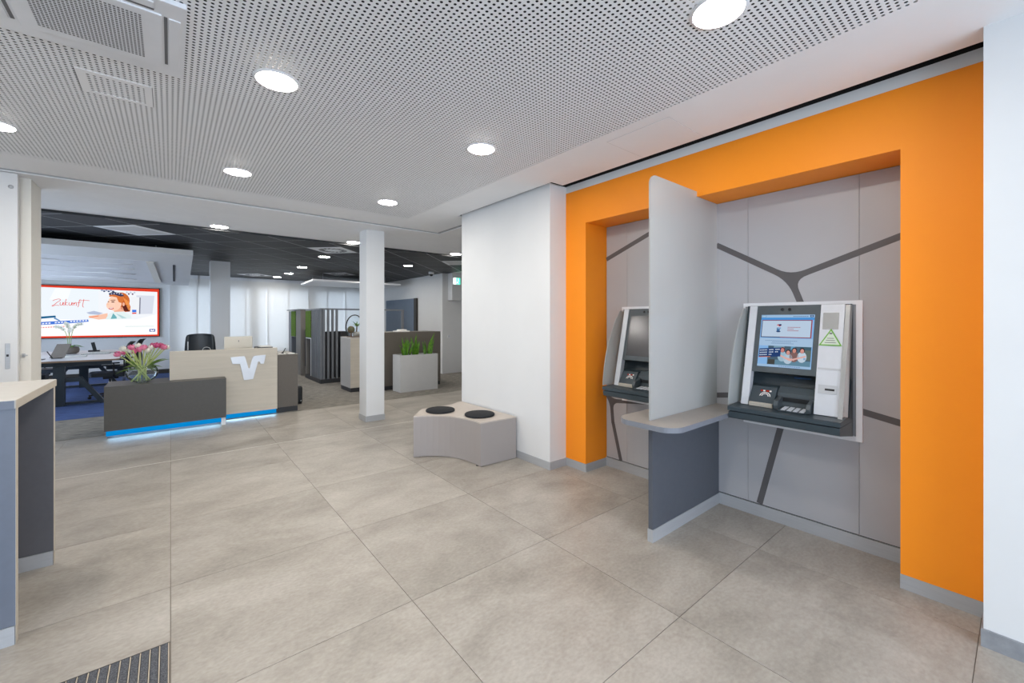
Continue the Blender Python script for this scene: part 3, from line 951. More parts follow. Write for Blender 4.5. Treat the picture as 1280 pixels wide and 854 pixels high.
    def Q(u0, v0, u1, v1, col, l):
        """u left to right, v top to bottom on the screen, 0..1"""
        m = EM(*col)
        if m not in mats:
            mats.append(m)
        yy0, yy1 = yb - u0 * (yb - ya), yb - u1 * (yb - ya)
        z0_, z1_ = zb_ - v0 * (zb_ - za), zb_ - v1 * (zb_ - za)
        mb.poly([fp(yy0, z1_, l), fp(yy1, z1_, l), fp(yy1, z0_, l), fp(yy0, z0_, l)], mats.index(m))
    def C(u, v, ru, rv, col, l, a0=0, a1=2 * pi, k=14):
        m = EM(*col)
        if m not in mats:
            mats.append(m)
        pts = []
        for s in range(k):
            a = a0 + (a1 - a0) * s / (k if a1 - a0 > 6.2 else k - 1)
            pts.append(fp(yb - (u + ru * cos(a)) * (yb - ya), zb_ - (v - rv * sin(a)) * (zb_ - za), l))
        mb.poly(pts, mats.index(m))
    L0, L1, L2, L3, L4, L5 = 0.0075, 0.008, 0.0085, 0.009, 0.0095, 0.010
    Q(0, 0, 1, 0.055, (150, 180, 210), L0)
    Q(0.01, 0.008, 0.10, 0.05, (110, 150, 185), L1); Q(0.02, 0.015, 0.09, 0.042, (160, 190, 215), L2)
    for k in range(8):
        Q(0.62 + k * 0.035, 0.028, 0.645 + k * 0.035, 0.042, (85, 110, 150), L1)
    Q(0.925, 0.01, 0.985, 0.048, (35, 50, 95), L1); Q(0.94, 0.018, 0.953, 0.04, (150, 180, 210), L2); Q(0.958, 0.018, 0.971, 0.04, (150, 180, 210), L2)
    Q(0, 0.055, 1, 0.10, (70, 140, 205), L0)
    Q(0.02, 0.10, 0.97, 0.44, (60, 62, 88), L0); Q(0.955, 0.10, 0.97, 0.44, (165, 70, 75), L1); Q(0.02, 0.10, 0.97, 0.108, (165, 80, 90), L1); Q(0.4, 0.428, 0.97, 0.44, (150, 70, 75), L1)
    Q(0.035, 0.115, 0.95, 0.425, (178, 196, 216), L2)
    # the small "i" figure
    C(0.365, 0.205, 0.042, 0.022, (190, 50, 45), L3); C(0.385, 0.197, 0.030, 0.016, (40, 55, 95), L4); C(0.345, 0.218, 0.016, 0.012, (200, 205, 215), L4)
    Q(0.325, 0.25, 0.385, 0.335, (70, 110, 150), L3); Q(0.34, 0.245, 0.405, 0.275, (125, 160, 195), L4); C(0.36, 0.325, 0.042, 0.014, (45, 70, 110), L4)
    for k, wd in enumerate((0.24, 0.14, 0.22)):
        n_ = int(wd / 0.03)
        for q in range(n_):
            Q(0.53 + q * 0.03, 0.235 + k * 0.032, 0.553 + q * 0.03, 0.247 + k * 0.032, (165, 95, 105), L3)
    Q(0, 0.455, 1, 0.60, (158, 185, 212), L0)
    for k, (u0, u1) in enumerate(((0.12, 0.72), (0.26, 0.62), (0.24, 0.66))):
        u = u0
        while u < u1:
            Q(u, 0.495 + k * 0.026, u + 0.028, 0.504 + k * 0.026, (105, 130, 160), L1); u += 0.036
    # photo of a group holding hands on each other's shoulders
    Q(0.19, 0.60, 0.985, 0.955, (72, 92, 108), L1)
    Q(0.30, 0.60, 0.50, 0.68, (118, 150, 168), L2); Q(0.62, 0.60, 0.70, 0.66, (100, 150, 180), L2); Q(0.78, 0.60, 0.985, 0.66, (60, 88, 104), L2)
    Q(0.19, 0.86, 0.985, 0.955, (95, 130, 150), L2); Q(0.20, 0.86, 0.34, 0.955, (66, 68, 66), L3); Q(0.86, 0.62, 0.985, 0.84, (92, 104, 100), L2)
    for (u, v, hair, skin, top) in ((0.47, 0.66, (96, 52, 52), (196, 130, 125), (150, 178, 195)), (0.58, 0.70, (52, 44, 50), (206, 150, 140), (172, 190, 205)),
                                    (0.69, 0.66, (44, 38, 44), (200, 140, 128), (122, 94, 92)), (0.83, 0.66, (60, 44, 46), (208, 150, 140), (182, 198, 212))):
        C(u, v + 0.13, 0.085, 0.10, top, L3); C(u, v + 0.01, 0.046, 0.052, hair, L4); C(u, v + 0.02, 0.033, 0.04, skin, L5)
        Q(u - 0.016, v + 0.012, u - 0.008, v + 0.018, (60, 40, 45), 0.0104); Q(u + 0.008, v + 0.012, u + 0.016, v + 0.018, (60, 40, 45), 0.0104); Q(u - 0.012, v + 0.036, u + 0.012, v + 0.042, (160, 70, 75), 0.0104)
    for (a, b) in (((0.40, 0.76), (0.62, 0.86)), ((0.90, 0.77), (0.62, 0.86)), ((0.52, 0.82), (0.70, 0.85))):
        A = Vector(a); B = Vector(b); d = (B - A).normalized(); nn = Vector((-d.y, d.x)) * 0.014
        m = EM(210, 165, 158)
        if m not in mats:
            mats.append(m)
        pts = [A + nn, B + nn, B - nn, A - nn]
        mb.poly([fp(yb - p.x * (yb - ya), zb_ - p.y * (zb_ - za), 0.0102) for p in pts], mats.index(m))
    # tilted blue banner with lines of lettering
    def QR(u0, v0, u1, v1, col, l, sk=-0.035):
        m = EM(*col)
        if m not in mats:
            mats.append(m)
        pts = [(u0, v1 - sk * u0 * 0), (u1, v1 + sk * (u1 - u0) / 0.4), (u1, v0 + sk * (u1 - u0) / 0.4), (u0, v0)]
        mb.poly([fp(yb - a * (yb - ya), zb_ - b * (zb_ - za), l) for a, b in pts], mats.index(m))
    QR(0.02, 0.665, 0.44, 0.835, (38, 62, 108), 0.0108); QR(0.02, 0.825, 0.25, 0.836, (205, 120, 70), 0.0110)
    for k, wd in enumerate((13, 12, 8)):
        for q in range(wd):
            if q in (5, 9):
                continue
            u = 0.035 + q * 0.03
            v = 0.69 + k * 0.045 - 0.035 * (u - 0.02) / 0.4
            QR(u, v, u + 0.022, v + 0.018, (196, 208, 226), 0.0112)
    Q(0.86, 0.80, 0.90, 0.84, (135, 165, 195), 0.0108)
    Q(0.0, 0.955, 1, 1, (150, 180, 210), L1)
    for q in range(10):
        Q(0.42 + q * 0.04, 0.972, 0.45 + q * 0.04, 0.982, (95, 120, 160), L2)
    mb.build('screen_picture', mats, scr)
    return t


make_atm(0.0, 'wall cash machine with lit blue screen, right of the milky glass screen', True)
make_atm(1.135, 'wall cash machine with dark screen, left of and partly behind the milky glass screen', False)

# ---- privacy partition between the machines
pt = thing('privacy_partition', 'anthracite half-height partition with rounded shelf and tall milky glass screen', 'partition', (3.0, 1.6, 0))
MB().box(2.51, 1.58, 0.085, XR - 0.002, 1.612, 0.785).build('panel', M['partition'], pt, 0.002)
MB().box(2.507, 1.576, 0.0, XR - 0.006, 1.616, 0.085).build('skirting', M['alu'], pt)
sh = []
def arc(cx, cy, r, a0, a1, n=8):
    return [(cx + r * cos(a0 + (a1 - a0) * k / n), cy + r * sin(a0 + (a1 - a0) * k / n)) for k in range(n + 1)]
sx0, sy0, sy1 = 2.405, 1.365, 1.815
sh = [(XR - 0.02, sy0)] + [(XR - 0.02, sy1)] + arc(sx0 + 0.12, sy1 - 0.12, 0.12, pi / 2, pi) + arc(sx0 + 0.12, sy0 + 0.12, 0.12, pi, 1.5 * pi)
MB().prism([(x, y, 0.785) for x, y in sh], (0, 0, 0.034), 0, 1).build('shelf', [M['shelf'], M['shelf_edge']], pt)
gl = [(XR - 0.003, 0.8195), (2.507, 0.8195)] + [(2.507 + 0.07 - 0.07 * cos(a), 2.42 + 0.07 * sin(a)) for a in [k * pi / 2 / 8 for k in range(9)]] + [(XO - 0.015, 2.49), (XO - 0.015, 2.452), (XR - 0.003, 2.452)]
MB().prism([(x, 1.596, z) for x, z in gl], (0, 0.010, 0)).build('glass_screen', M['glass'], pt)
MB().box(2.507, 1.594, 0.8190, XR - 0.003, 1.608, 0.8225).build('glass_channel', M['alu'], pt)

# ---- standing counter at the left
sc_ = thing('standing_counter', 'tall standing counter with beige top and blue-grey panel legs', 'counter', (-1.3, 3.4, 0))
CX0, CX1 = -2.1, -0.555
MB().box(CX0, 2.948, 1.090, CX1, 3.835, 1.130, 0).build('top', [M['counter_top']], sc_, 0.002)
MB().box(CX0 + 0.001, 2.9462, 1.089, CX1 - 0.004, 2.948, 1.127).build('front_edge', M['counter_lit'], sc_)
MB().box(CX1, 2.948, 1.088, CX1 + 0.0015, 3.836, 1.128).build('side_edge', M['beige_edge'], sc_)
for (ya, m1, lb) in ((2.95, M['counter_lit'], 'near panel leg'), (3.762, M['counter_shaded'], 'far panel leg')):
    MB().box(CX0, ya, 0.088, CX1 - 0.001, ya + 0.038, 1.088).build('panel_leg', m1, sc_, label=lb)
    MB().box(CX1 - 0.001, ya, 0.0, CX1 + 0.0005, ya + 0.038, 1.088).build('edge_band', M['beige_edge'], sc_)
    MB().box(CX0, ya - 0.002, 0.0, CX1 - 0.003, ya + 0.038, 0.086).build('skirting', M['alu'], sc_)

# ---- entrance mat
em = thing('entrance_mat', 'dark ribbed entrance mat with metal rails let into the floor', 'mat', (-1.1, 1.2, 0))
MB().box(MAT_X0, -0.8, -0.004, MAT_X1, MAT_Y1, -0.001).build('backing', M['black'], em)
x = MAT_X1 - 0.004
n_s = 0
while x > MAT_X0 + 0.05:
    MB().box(x - 0.024, -0.8, -0.003, x, MAT_Y1 - 0.006, 0.003).build('carpet_strip', M['mat_carpet'], em)
    MB().box(x - 0.0305, -0.8, -0.003, x - 0.0265, MAT_Y1 - 0.006, 0.0025).build('rail', M['mat_rail'], em)
    x -= 0.033
MB().box(MAT_X0, MAT_Y1 - 0.005, -0.003, MAT_X1, MAT_Y1, 0.0015).build('edge_frame', M['black'], em)
MB().box(MAT_X1 - 0.003, -0.8, -0.003, MAT_X1, MAT_Y1, 0.0015).build('edge_frame', M['mat_rail'], em)

# ---- curved bench and seat pads
A, B, C, D, E_ = (2.045, 4.20), (2.445, 3.50), (2.905, 3.485), (2.30, 4.50), (2.905, 4.62)
cp = Vector((2.49, 4.09))   # control point: the front is concave
fr_ = []
for k in range(13):
    t_ = k / 12
    fr_.append(((1 - t_) ** 2 * A[0] + 2 * t_ * (1 - t_) * (cp.x - 0.02) + t_ ** 2 * B[0], (1 - t_) ** 2 * A[1] + 2 * t_ * (1 - t_) * (cp.y - 0.02) + t_ ** 2 * B[1]))
bp_ = fr_ + [C, E_, (2.72, 4.50), D]
be = thing('bench', 'taupe bench with concave front standing against the white wall block', 'bench', (2.5, 4.0, 0))
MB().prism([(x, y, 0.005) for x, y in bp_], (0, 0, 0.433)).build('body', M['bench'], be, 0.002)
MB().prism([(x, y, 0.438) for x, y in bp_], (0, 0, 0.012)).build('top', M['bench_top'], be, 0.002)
for q in ((2.12, 4.2), (2.45, 3.56), (2.84, 3.53), (2.8, 4.4), (2.4, 4.45)):
    MB().lathe([(0.018, 0), (0.018, 0.005)], (q[0], q[1], 0), 12).build('foot', M['black'], be)


def pad(c, label):
    r = 0.165
    prof = [(0, 0), (r - 0.006, 0), (r, 0.006), (r, 0.018), (r - 0.006, 0.024), (0, 0.025)]
    o = MB().lathe(prof, (c[0], c[1], 0.450), 40).build('seat_cushion', M['felt'], base=(c[0], c[1], 0.45))
    tag(o, label, 'cushion', 'round felt cushions on the bench')


pad((2.405, 4.25), 'round charcoal felt cushion on the bench, the left one')
pad((2.635, 3.79), 'round charcoal felt cushion on the bench, the right one near the wall block')

# ---- reception desk
rd = thing('reception_desk', 'reception desk of pale wood with dark low counter, silver emblem and blue light strip', 'desk', (0.5, 7.6, 0))
lo = [(-0.64, 7.2), (0.615, 7.2), (0.615, 7.44), (-0.02, 7.44), (-0.02, 7.80), (-0.64, 7.80)]
MB().prism([(x, y, 0.112) for x, y in lo], (0, 0, 0.533)).build('low_counter', M['desk_dark'], rd, 0.003)
MB().prism([(x, y, 0.645) for x, y in lo], (0, 0, 0.022)).build('low_worktop', M['desk_dark'], rd, 0.003)
MB().box(-0.012, 7.45, 0.10, 1.305, 7.52, 1.062).build('front_panel', M['desk_wood'], rd, 0.003)
MB().box(-0.012, 7.53, 0.72, 1.305, 8.25, 0.755).build('worktop', M['desk_wood'], rd, 0.003)
MB().box(1.27, 7.53, 0.10, 1.305, 8.25, 0.719).build('side_panel', M['desk_wood'], rd)
MB().box(-0.62, 7.32, 0.0, 0.585, 7.34, 0.112).build('kick_board', M['dimgrey'], rd)
MB().box(-0.625, 7.235, 0.045, 0.56, 7.27, 0.11).build('light_strip', M['led'], rd, label='glowing blue strip under the low counter')
MB().box(0.605, 7.49, 0.030, 1.295, 7.52, 0.098).build('light_strip', M['led'], rd, label='glowing blue strip under the tall front')
M['led_line'] = emis('pale_blue_led_line', (0.38, 0.68, 1.0), 16.0)
MB().box(-0.60, 7.252, 0.0425, 0.55, 7.266, 0.0448).build('led_line', M['led_line'], rd)
MB().box(0.62, 7.504, 0.0275, 1.285, 7.518, 0.0298).build('led_line', M['led_line'], rd)
MB().box(0.56, 7.222, 0.0, 0.61, 7.262, 0.11).build('foot_block', M['white_metal'], rd)
lp = [(555, 292), (640, 287), (675, 287), (683, 300), (708, 388), (714, 398), (721, 394), (744, 312), (752, 295), (768, 287), (868, 283), (850, 362), (820, 362), (814, 345), (806, 338), (797, 343), (752, 495), (672, 500), (637, 352), (572, 350)]
lz = [(0.687 + (px - 555) / 313 * 0.456, 0.955 - (py - 285) / 215 * 0.365) for px, py in lp]
lo_ = MB().prism([(x, 7.45, z) for x, z in lz], (0, -0.018, 0)).build('emblem', M['logo'], rd)
bm = bmesh.new(); bm.from_mesh(lo_.data)
bmesh.ops.triangulate(bm, faces=[f for f in bm.faces if len(f.verts) > 4])
bm.to_mesh(lo_.data); bm.free()

rc = thing('side_cabinet', 'taupe grey cabinet standing at the right end of the reception desk', 'cabinet', (1.48, 8.0, 0))
MB().box(1.322, 7.60, 0.085, 1.632, 8.45, 0.925).build('body', M['taupe_dark'], rc, 0.003)
MB().box(1.326, 7.605, 0.0, 1.628, 8.445, 0.085).build('plinth', M['booth_dark'], rc)
MB().box(1.320, 7.598, 0.925, 1.634, 8.452, 0.937).build('top', M['taupe_dark'], rc)

tag(MB().box(1.05, 7.62, 0.755, 1.27, 7.92, 1.068).build('paper_tray', M['booth_dark'], base=(1.16, 7.77, 0.755)), 'paper tray stack on the desk behind the pale wooden front', 'tray')
o = tag(MB().box(1.10, 7.66, 1.068, 1.26, 7.9, 1.082).build('paper_stack', M['paper'], base=(1.18, 7.78, 1.068)), 'white paper stack just above the desk front near its right end', 'paper')
o = tag(MB().box(1.36, 7.68, 0.937, 1.46, 7.78, 0.948).build('paper_block', M['paper'], base=(1.41, 7.73, 0.937)), 'white note block on the grey cabinet under the pen', 'paper')
o = tag(MB().box(1.50, 7.66, 0.937, 1.60, 7.74, 0.95).build('leaflet_stack', M['paper'], base=(1.55, 7.7, 0.937)), 'small leaflet stack on the grey cabinet, right of the pen', 'paper')
pn = thing('pen', 'black pen standing slanted on the grey cabinet', 'pen', (1.44, 7.73, 0.948))
MB().tube([(1.43, 7.73, 0.950), (1.475, 7.735, 1.035)], 0.006, 8).build('barrel', M['black'], pn)
MB().lathe([(0.02, 0), (0.02, 0.006), (0.008, 0.018)], (1.43, 7.73, 0.948), 14).build('pen_base', M['black'], pn)

# monitor seen from behind
mo = thing('monitor', 'ivory monitor seen from behind above the reception desk', 'monitor', (0.85, 8.05, 0.755))
MB().box(0.66, 8.04, 0.90, 1.045, 8.07, 1.232).build('back_cover', M['monitor'], mo, 0.006)
MB().box(0.668, 8.07, 0.908, 1.037, 8.074, 1.224).build('display', M['blackgloss'], mo)
MB().box(0.82, 8.035, 0.765, 0.88, 8.05, 0.95).build('stand', M['monitor'], mo, 0.004)
MB().box(0.74, 7.98, 0.755, 0.96, 8.14, 0.768).build('foot', M['monitor'], mo, 0.004)
mk = MB().prism([(0.853 + 0.006 * cos(a), 8.0395, 1.158 + 0.016 * sin(a)) for a in [k * pi / 5 for k in range(10)]], (0, -0.001, 0))
mk.build('maker_mark', M['dimgrey'], mo)

# high-backed chair behind the desk
hc = thing('desk_chair', 'black high-backed swivel chair behind the reception desk', 'chair', (0.39, 8.75, 0))
bk = []
pb = MB()
rows = [(0.62, 0.20), (0.75, 0.215), (0.95, 0.215), (1.12, 0.205), (1.22, 0.195), (1.255, 0.18), (1.268, 0.15)]
vs_ = []
for z, w in rows:
    for k in range(9):
        u = -1 + k / 4
        vs_.append((0.39 + u * w, 8.75 + 0.05 * (1 - u * u) + (z - 0.6) * 0.08, z - 0.012 * u * u))
N9 = len(vs_)
vs2_ = [(x, y + 0.05, z) for x, y, z in vs_]
fs_ = []
for i in range(len(rows) - 1):
    for k in range(8):
        a = i * 9 + k
        fs_.append((a, a + 1, a + 10, a + 9)); fs_.append((N9 + a, N9 + a + 9, N9 + a + 10, N9 + a + 1))
for k in range(8):
    fs_.append((k, N9 + k, N9 + k + 1, k + 1)); a = (len(rows) - 1) * 9 + k
    fs_.append((a, a + 1, N9 + a + 1, N9 + a))
for i in range(len(rows) - 1):
    a = i * 9
    fs_.append((a, a + 9, N9 + a + 9, N9 + a)); a += 8
    fs_.append((a, N9 + a, N9 + a + 9, a + 9))
pb._add(vs_ + vs2_, fs_, 0, True)
pb.build('backrest', M['chair_black'], hc)
MB().box(0.16, 8.28, 0.44, 0.62, 8.78, 0.52).build('seat', M['chair_black'], hc, 0.02)
MB().tube([(0.39, 8.53, 0.08), (0.39, 8.53, 0.44)], 0.025).build('gas_column', M['black'], hc)
MB().bar((0.39, 8.74, 0.46), (0.39, 8.83, 0.75), 0.06, 0.02).build('back_bracket', M['black'], hc)
MB().box(0.215, 8.742, 1.0, 0.228, 8.752, 1.14).build('height_slider', M['alu'], hc)
MB().tube([(0.47 + 0.055 * cos(a), 8.735, 0.99 + 0.05 * sin(a)) for a in [k * pi / 8 for k in range(9)]], 0.006).build('back_handle', M['alu'], hc)
for k in range(5):
    a = 2 * pi * k / 5 + 0.3
    lg = MB().bar((0.39, 8.53, 0.095), (0.39 + 0.29 * cos(a), 8.53 + 0.29 * sin(a), 0.065), 0.045, 0.03).build('leg', M['black'], hc)
    c = MB().lathe([(0.0, -0.02), (0.028, -0.02), (0.028, 0.02), (0, 0.02)], (0, 0, 0), 14).build('caster', M['black'], hc, local=True)
    c.location = Vector((0.39 + 0.28 * cos(a), 8.53 + 0.28 * sin(a), 0.029)) - hc.location
    c.rotation_euler = (pi / 2, 0, a)

# black bag on the carpet
bgx = thing('bag', 'black upright bag on the carpet behind the grey cabinet', 'bag', (1.75, 8.25, 0.003))
MB().box(1.69, 8.15, 0.01, 1.83, 8.5, 0.32).build('body', M['black'], bgx, 0.03)
MB().tube([(1.76, 8.26, 0.31), (1.76, 8.28, 0.355), (1.76, 8.37, 0.355), (1.76, 8.39, 0.31)], 0.009).build('handle', M['black'], bgx)
MB().box(1.70, 8.17, 0.003, 1.82, 8.48, 0.012).build('base_plate', M['booth_dark'], bgx)
c = MB().lathe([(0.0, 0), (0.012, 0), (0.012, 0.004), (0, 0.004)], n=10).build('stud', M['alu'], bgx, local=True)
c.location = Vector((1.80, 8.148, 0.06)) - bgx.location; c.rotation_euler = (pi / 2, 0, 0)

# ---- globe vase with tulips
VX, VY, VZ = -0.295, 7.47, 0.667
va = thing('vase', 'clear glass globe vase of tulips on the low dark counter', 'vase', (VX, VY, VZ))
pf = []
for k in range(15):
    a = -pi / 2 * 0.75 + k / 14 * (pi / 2 * 0.75 + pi / 2 * 0.58)
    pf.append((0.168 * cos(a), 0.13 + 0.135 * sin(a)))
pf = [(0.0, 0.004), (0.06, 0.001)] + pf
MB().lathe(pf, (VX, VY, VZ), 36, cap=(True, False)).build('glass_bowl', M['vase'], va)
wt = [(0.0, 0.010)] + [(r * 0.965, z + 0.002) for r, z in pf[2:9]] + [(0.0, pf[8][1] + 0.002)]
MB().lathe(wt, (VX, VY, VZ), 30).build('water', glass_mat('vase_water', (0.95, 0.98, 1.0), 0, 0.03, 1.08), va)
random.seed(3)
TUL = [(-0.215, 0.30, 'pink'), (-0.165, 0.365, 'petal_white'), (-0.175, 0.315, 'pink'), (-0.115, 0.335, 'petal_white'), (-0.095, 0.375, 'pink'), (-0.075, 0.32, 'pink'),
       (-0.04, 0.385, 'petal_white'), (-0.025, 0.34, 'pink'), (0.015, 0.365, 'pink'), (0.045, 0.32, 'petal_white'), (0.075, 0.36, 'petal_white'), (0.10, 0.385, 'magenta'),
       (0.135, 0.395, 'magenta'), (0.175, 0.385, 'magenta'), (0.205, 0.37, 'pink'), (0.23, 0.365, 'petal_white')]
cn = {'pink': 'pink', 'petal_white': 'white', 'magenta': 'deep pink'}
pos_words = ['far left', 'upper left white', 'lower left', 'left of centre white', 'upper mid left', 'lower mid left', 'top centre white', 'centre', 'right of centre',
             'low right-centre white', 'right-centre white', 'upper right-centre', 'upper right', 'right', 'far right pink', 'outermost right white']
for k, (dx, dz, cm) in enumerate(TUL):
    dy = random.uniform(-0.10, 0.10)
    lab = '%s tulip in the globe vase, %s of the bunch seen from the front' % (cn[cm], pos_words[k].replace(' white', '').replace(' pink', ''))
    tu = thing('tulip', lab, 'flower', (VX, VY, VZ), 'tulips in the globe vase')
    bx_, by_ = random.uniform(-0.07, 0.07), random.uniform(-0.06, 0.06)
    p0 = Vector((VX + bx_ - dx * 0.25, VY + by_, VZ + 0.02)); p1 = Vector((VX + dx * 0.18, VY + dy * 0.3, VZ + 0.20)); p2 = Vector((VX + dx * 1.0, VY + dy, VZ + dz + 0.065))
    path = [(p0 * (1 - t) ** 2 + p1 * 2 * t * (1 - t) + p2 * t ** 2) for t in [q / 7 for q in range(8)]]
    MB().tube(path, 0.0075, 6).build('stem', M['stem'], tu)
    ax = (path[-1] - path[-2]).normalized()
    fl = MB()
    bp0 = path[-1]
    # six cupped petals
    ux = ax.orthogonal().normalized(); uy = ax.cross(ux)
    for s in range(6):
        a = 2 * pi * s / 6; rr = 0.034 if s % 2 else 0.038
        rows_ = []
        for q in range(5):
            t = q / 4
            rad = rr * (0.25 + 1.5 * t * (1 - t) + 0.45 * t * (1 - t) * 2 + 0.32 * t)
            wv = 0.55 * sin(pi * min(1, 0.15 + t * 0.82))
            hgt = 0.078 * t - 0.006
            rows_.append([(bp0 + ax * hgt + (ux * cos(a + w) + uy * sin(a + w)) * rad) for w in (-wv, 0, wv)])
        vv = [p for r in rows_ for p in r]
        ff = []
        for q in range(4):
            for w in range(2):
                i0 = q * 3 + w
                ff.append((i0, i0 + 1, i0 + 4, i0 + 3))
        fl._add(vv, ff, 0, True)
    fl.build('flower', M[cm], tu)
    # one strap leaf
    if True:
        sgn = -1 if dx < 0 else 1
        q0 = path[3]; tip = Vector((VX + dx * 0.9 + sgn * random.uniform(0.03, 0.09), VY + dy + random.uniform(-0.08, 0.02), VZ + random.uniform(0.12, 0.30)))
        md = (q0 + tip) / 2 + Vector((0, 0, 0.05))
        lf = MB(); vv = []
        for q in range(6):
            t = q / 5
            p = q0 * (1 - t) ** 2 + md * 2 * t * (1 - t) + tip * t ** 2
            w = 0.024 * sin(pi * min(1, 0.2 + t * 0.8)) + 0.001
            vv += [p + Vector((0, -w, w * 0.5)), p + Vector((0, 0, -w * 0.3)), p + Vector((0, w, w * 0.5))]
        ff = []
        for q in range(5):
            for w in range(2):
                i0 = q * 3 + w
                ff.append((i0, i0 + 1, i0 + 4, i0 + 3))
        lf._add(vv, ff, 0, True)
        lf.build('leaf', M['leaf2'], tu)

# ---- meeting table
TZ = 0.80
mt = thing('meeting_table', 'long meeting table with pale top and dark slanted steel legs', 'table', (-1.6, 11.8, 0))
tx0, tx1, ty0, ty1 = -2.15, -0.73, 10.35, 13.6
tp = [(tx0, ty0), (tx1 - 0.12, ty0)] + arc(tx1 - 0.12, ty0 + 0.12, 0.12, -pi / 2, 0)[1:] + arc(tx1 - 0.12, ty1 - 0.12, 0.12, 0, pi / 2) + [(tx0, ty1)]
MB().prism([(x, y, TZ - 0.028) for x, y in tp], (0, 0, 0.028), 0, 1).build('tabletop', [M['table_top'], mat('brown_table_edge', (0.30, 0.20, 0.13), 0.5, noise=0.1)], mt)
for yy in (10.55, 13.2):
    MB().box(tx0 + 0.2, yy - 0.03, TZ - 0.11, tx1 - 0.1, yy + 0.03, TZ - 0.028).build('crossbeam', M['table_leg'], mt)
    MB().box(-1.56, yy - 0.06, 0.006, -1.42, yy + 0.06, TZ - 0.11).build('post', M['table_leg'], mt)
    for sgn in (1, -1):
        cxm = -1.49
        MB().bar((cxm + sgn * 0.07, yy, 0.45), (cxm + sgn * 0.27, yy, 0.45), 0.07, 0.07).build('spreader', M['table_leg'], mt)
        MB().bar((cxm + sgn * 0.24, yy, 0.48), (cxm + sgn * 0.55, yy, 0.006), 0.075, 0.07).build('leg', M['table_leg'], mt)
    MB().box(-2.05, yy - 0.03, 0.02, -0.94, yy + 0.03, 0.06).build('foot_rail', M['table_leg'], mt)
MB().box(-1.52, 10.6, TZ - 0.10, -1.46, 13.2, TZ - 0.03).build('long_beam', M['table_leg'], mt)


# ---- meeting chairs
def make_chair(label):
    t = thing('office_chair', label, 'chair', (0, 0, 0), 'black mesh office chairs around the meeting table')
    # faces -X
    MB().prism([(-0.25, -0.22, 0.43), (0.20, -0.24, 0.42), (0.22, 0.0, 0.42), (0.20, 0.24, 0.42), (-0.25, 0.22, 0.43), (-0.29, 0.0, 0.425)], (0, 0, 0.075)).build('seat', M['chair_black'], t, 0.025)
    prof = [(0.20, 0.46), (0.255, 0.56), (0.275, 0.68), (0.255, 0.82), (0.265, 0.94), (0.305, 1.03), (0.345, 1.07)]
    mb = MB(); vv = []
    for (x, z) in prof:
        w = 0.22 if z < 0.9 else 0.20 - (z - 0.9) * 0.25
        for k in range(7):
            u = -1 + k / 3
            vv.append((x - 0.05 * u * u, u * w, z))
    n = len(vv); vv2 = [(x + 0.03, y, z) for x, y, z in vv]
    ff = []
    for i in range(len(prof) - 1):
        for k in range(6):
            a = i * 7 + k
            ff.append((a, a + 1, a + 8, a + 7)); ff.append((n + a, n + a + 7, n + a + 8, n + a + 1))
        a = i * 7
        ff.append((a, a + 7, n + a + 7, n + a)); a += 6
        ff.append((a, n + a, n + a + 7, a + 7))
    for k in range(6):
        ff.append((k, n + k, n + k + 1, k + 1)); a = (len(prof) - 1) * 7 + k
        ff.append((a, a + 1, n + a + 1, n + a))
    mb._add(vv + vv2, ff, 0, True)
    mb.build('backrest', M['chair_mesh'], t)
    MB().tube([(0.05, 0, 0.40), (0.24, 0, 0.42), (0.32, 0, 0.52), (0.305, 0, 0.72)], 0.02).build('back_bracket', M['alu'], t)
    for s in (-1, 1):
        MB().tube([(0.05, s * 0.2, 0.41), (0.05, s * 0.28, 0.44), (0.05, s * 0.28, 0.63)], 0.014).build('arm_post', M['black'], t)
        MB().box(-0.12, s * 0.28 - 0.035, 0.63, 0.14, s * 0.28 + 0.035, 0.655).build('armrest', M['black'], t, 0.008)
    MB().box(-0.10, -0.08, 0.37, 0.12, 0.08, 0.42).build('mechanism', M['black'], t, 0.01)
    MB().tube([(0, 0, 0.08), (0, 0, 0.25), (0, 0, 0.37)], [0.03, 0.026, 0.018]).build('gas_column', M['chrome'], t)
    for k in range(5):
        a = 2 * pi * k / 5 + 0.5
        MB().bar((0, 0, 0.10), (0.29 * cos(a), 0.29 * sin(a), 0.068), 0.04, 0.028).build('leg', M['black'], t)
        c = MB().lathe([(0.0, -0.02), (0.027, -0.02), (0.027, 0.02), (0, 0.02)], (0, 0, 0), 12).build('caster', M['black'], t)
        c.location = (0.28 * cos(a), 0.28 * sin(a), 0.027); c.rotation_euler = (pi / 2, 0, a)
    return t


ch = make_chair('nearest black mesh office chair at the right side of the meeting table')
ch.location = (-0.90, 11.1, 0.006); ch.rotation_euler = (0, 0, 0.08)
dup(ch, (-0.80, 12.6, 0.006), -0.1, 'black mesh office chair behind the nearest one, right of the meeting table')
dup(ch, (-2.02, 11.3, 0.006), pi + 0.1, 'black mesh office chair on the far left side of the meeting table, near end')
dup(ch, (-2.02, 12.6, 0.006), pi - 0.15, 'black mesh office chair on the far left side of the meeting table, far end')
dup(ch, (-2.05, 10.15, 0.006), -pi / 2 + 0.2, 'black mesh office chair at the near end of the meeting table, mostly behind the door')

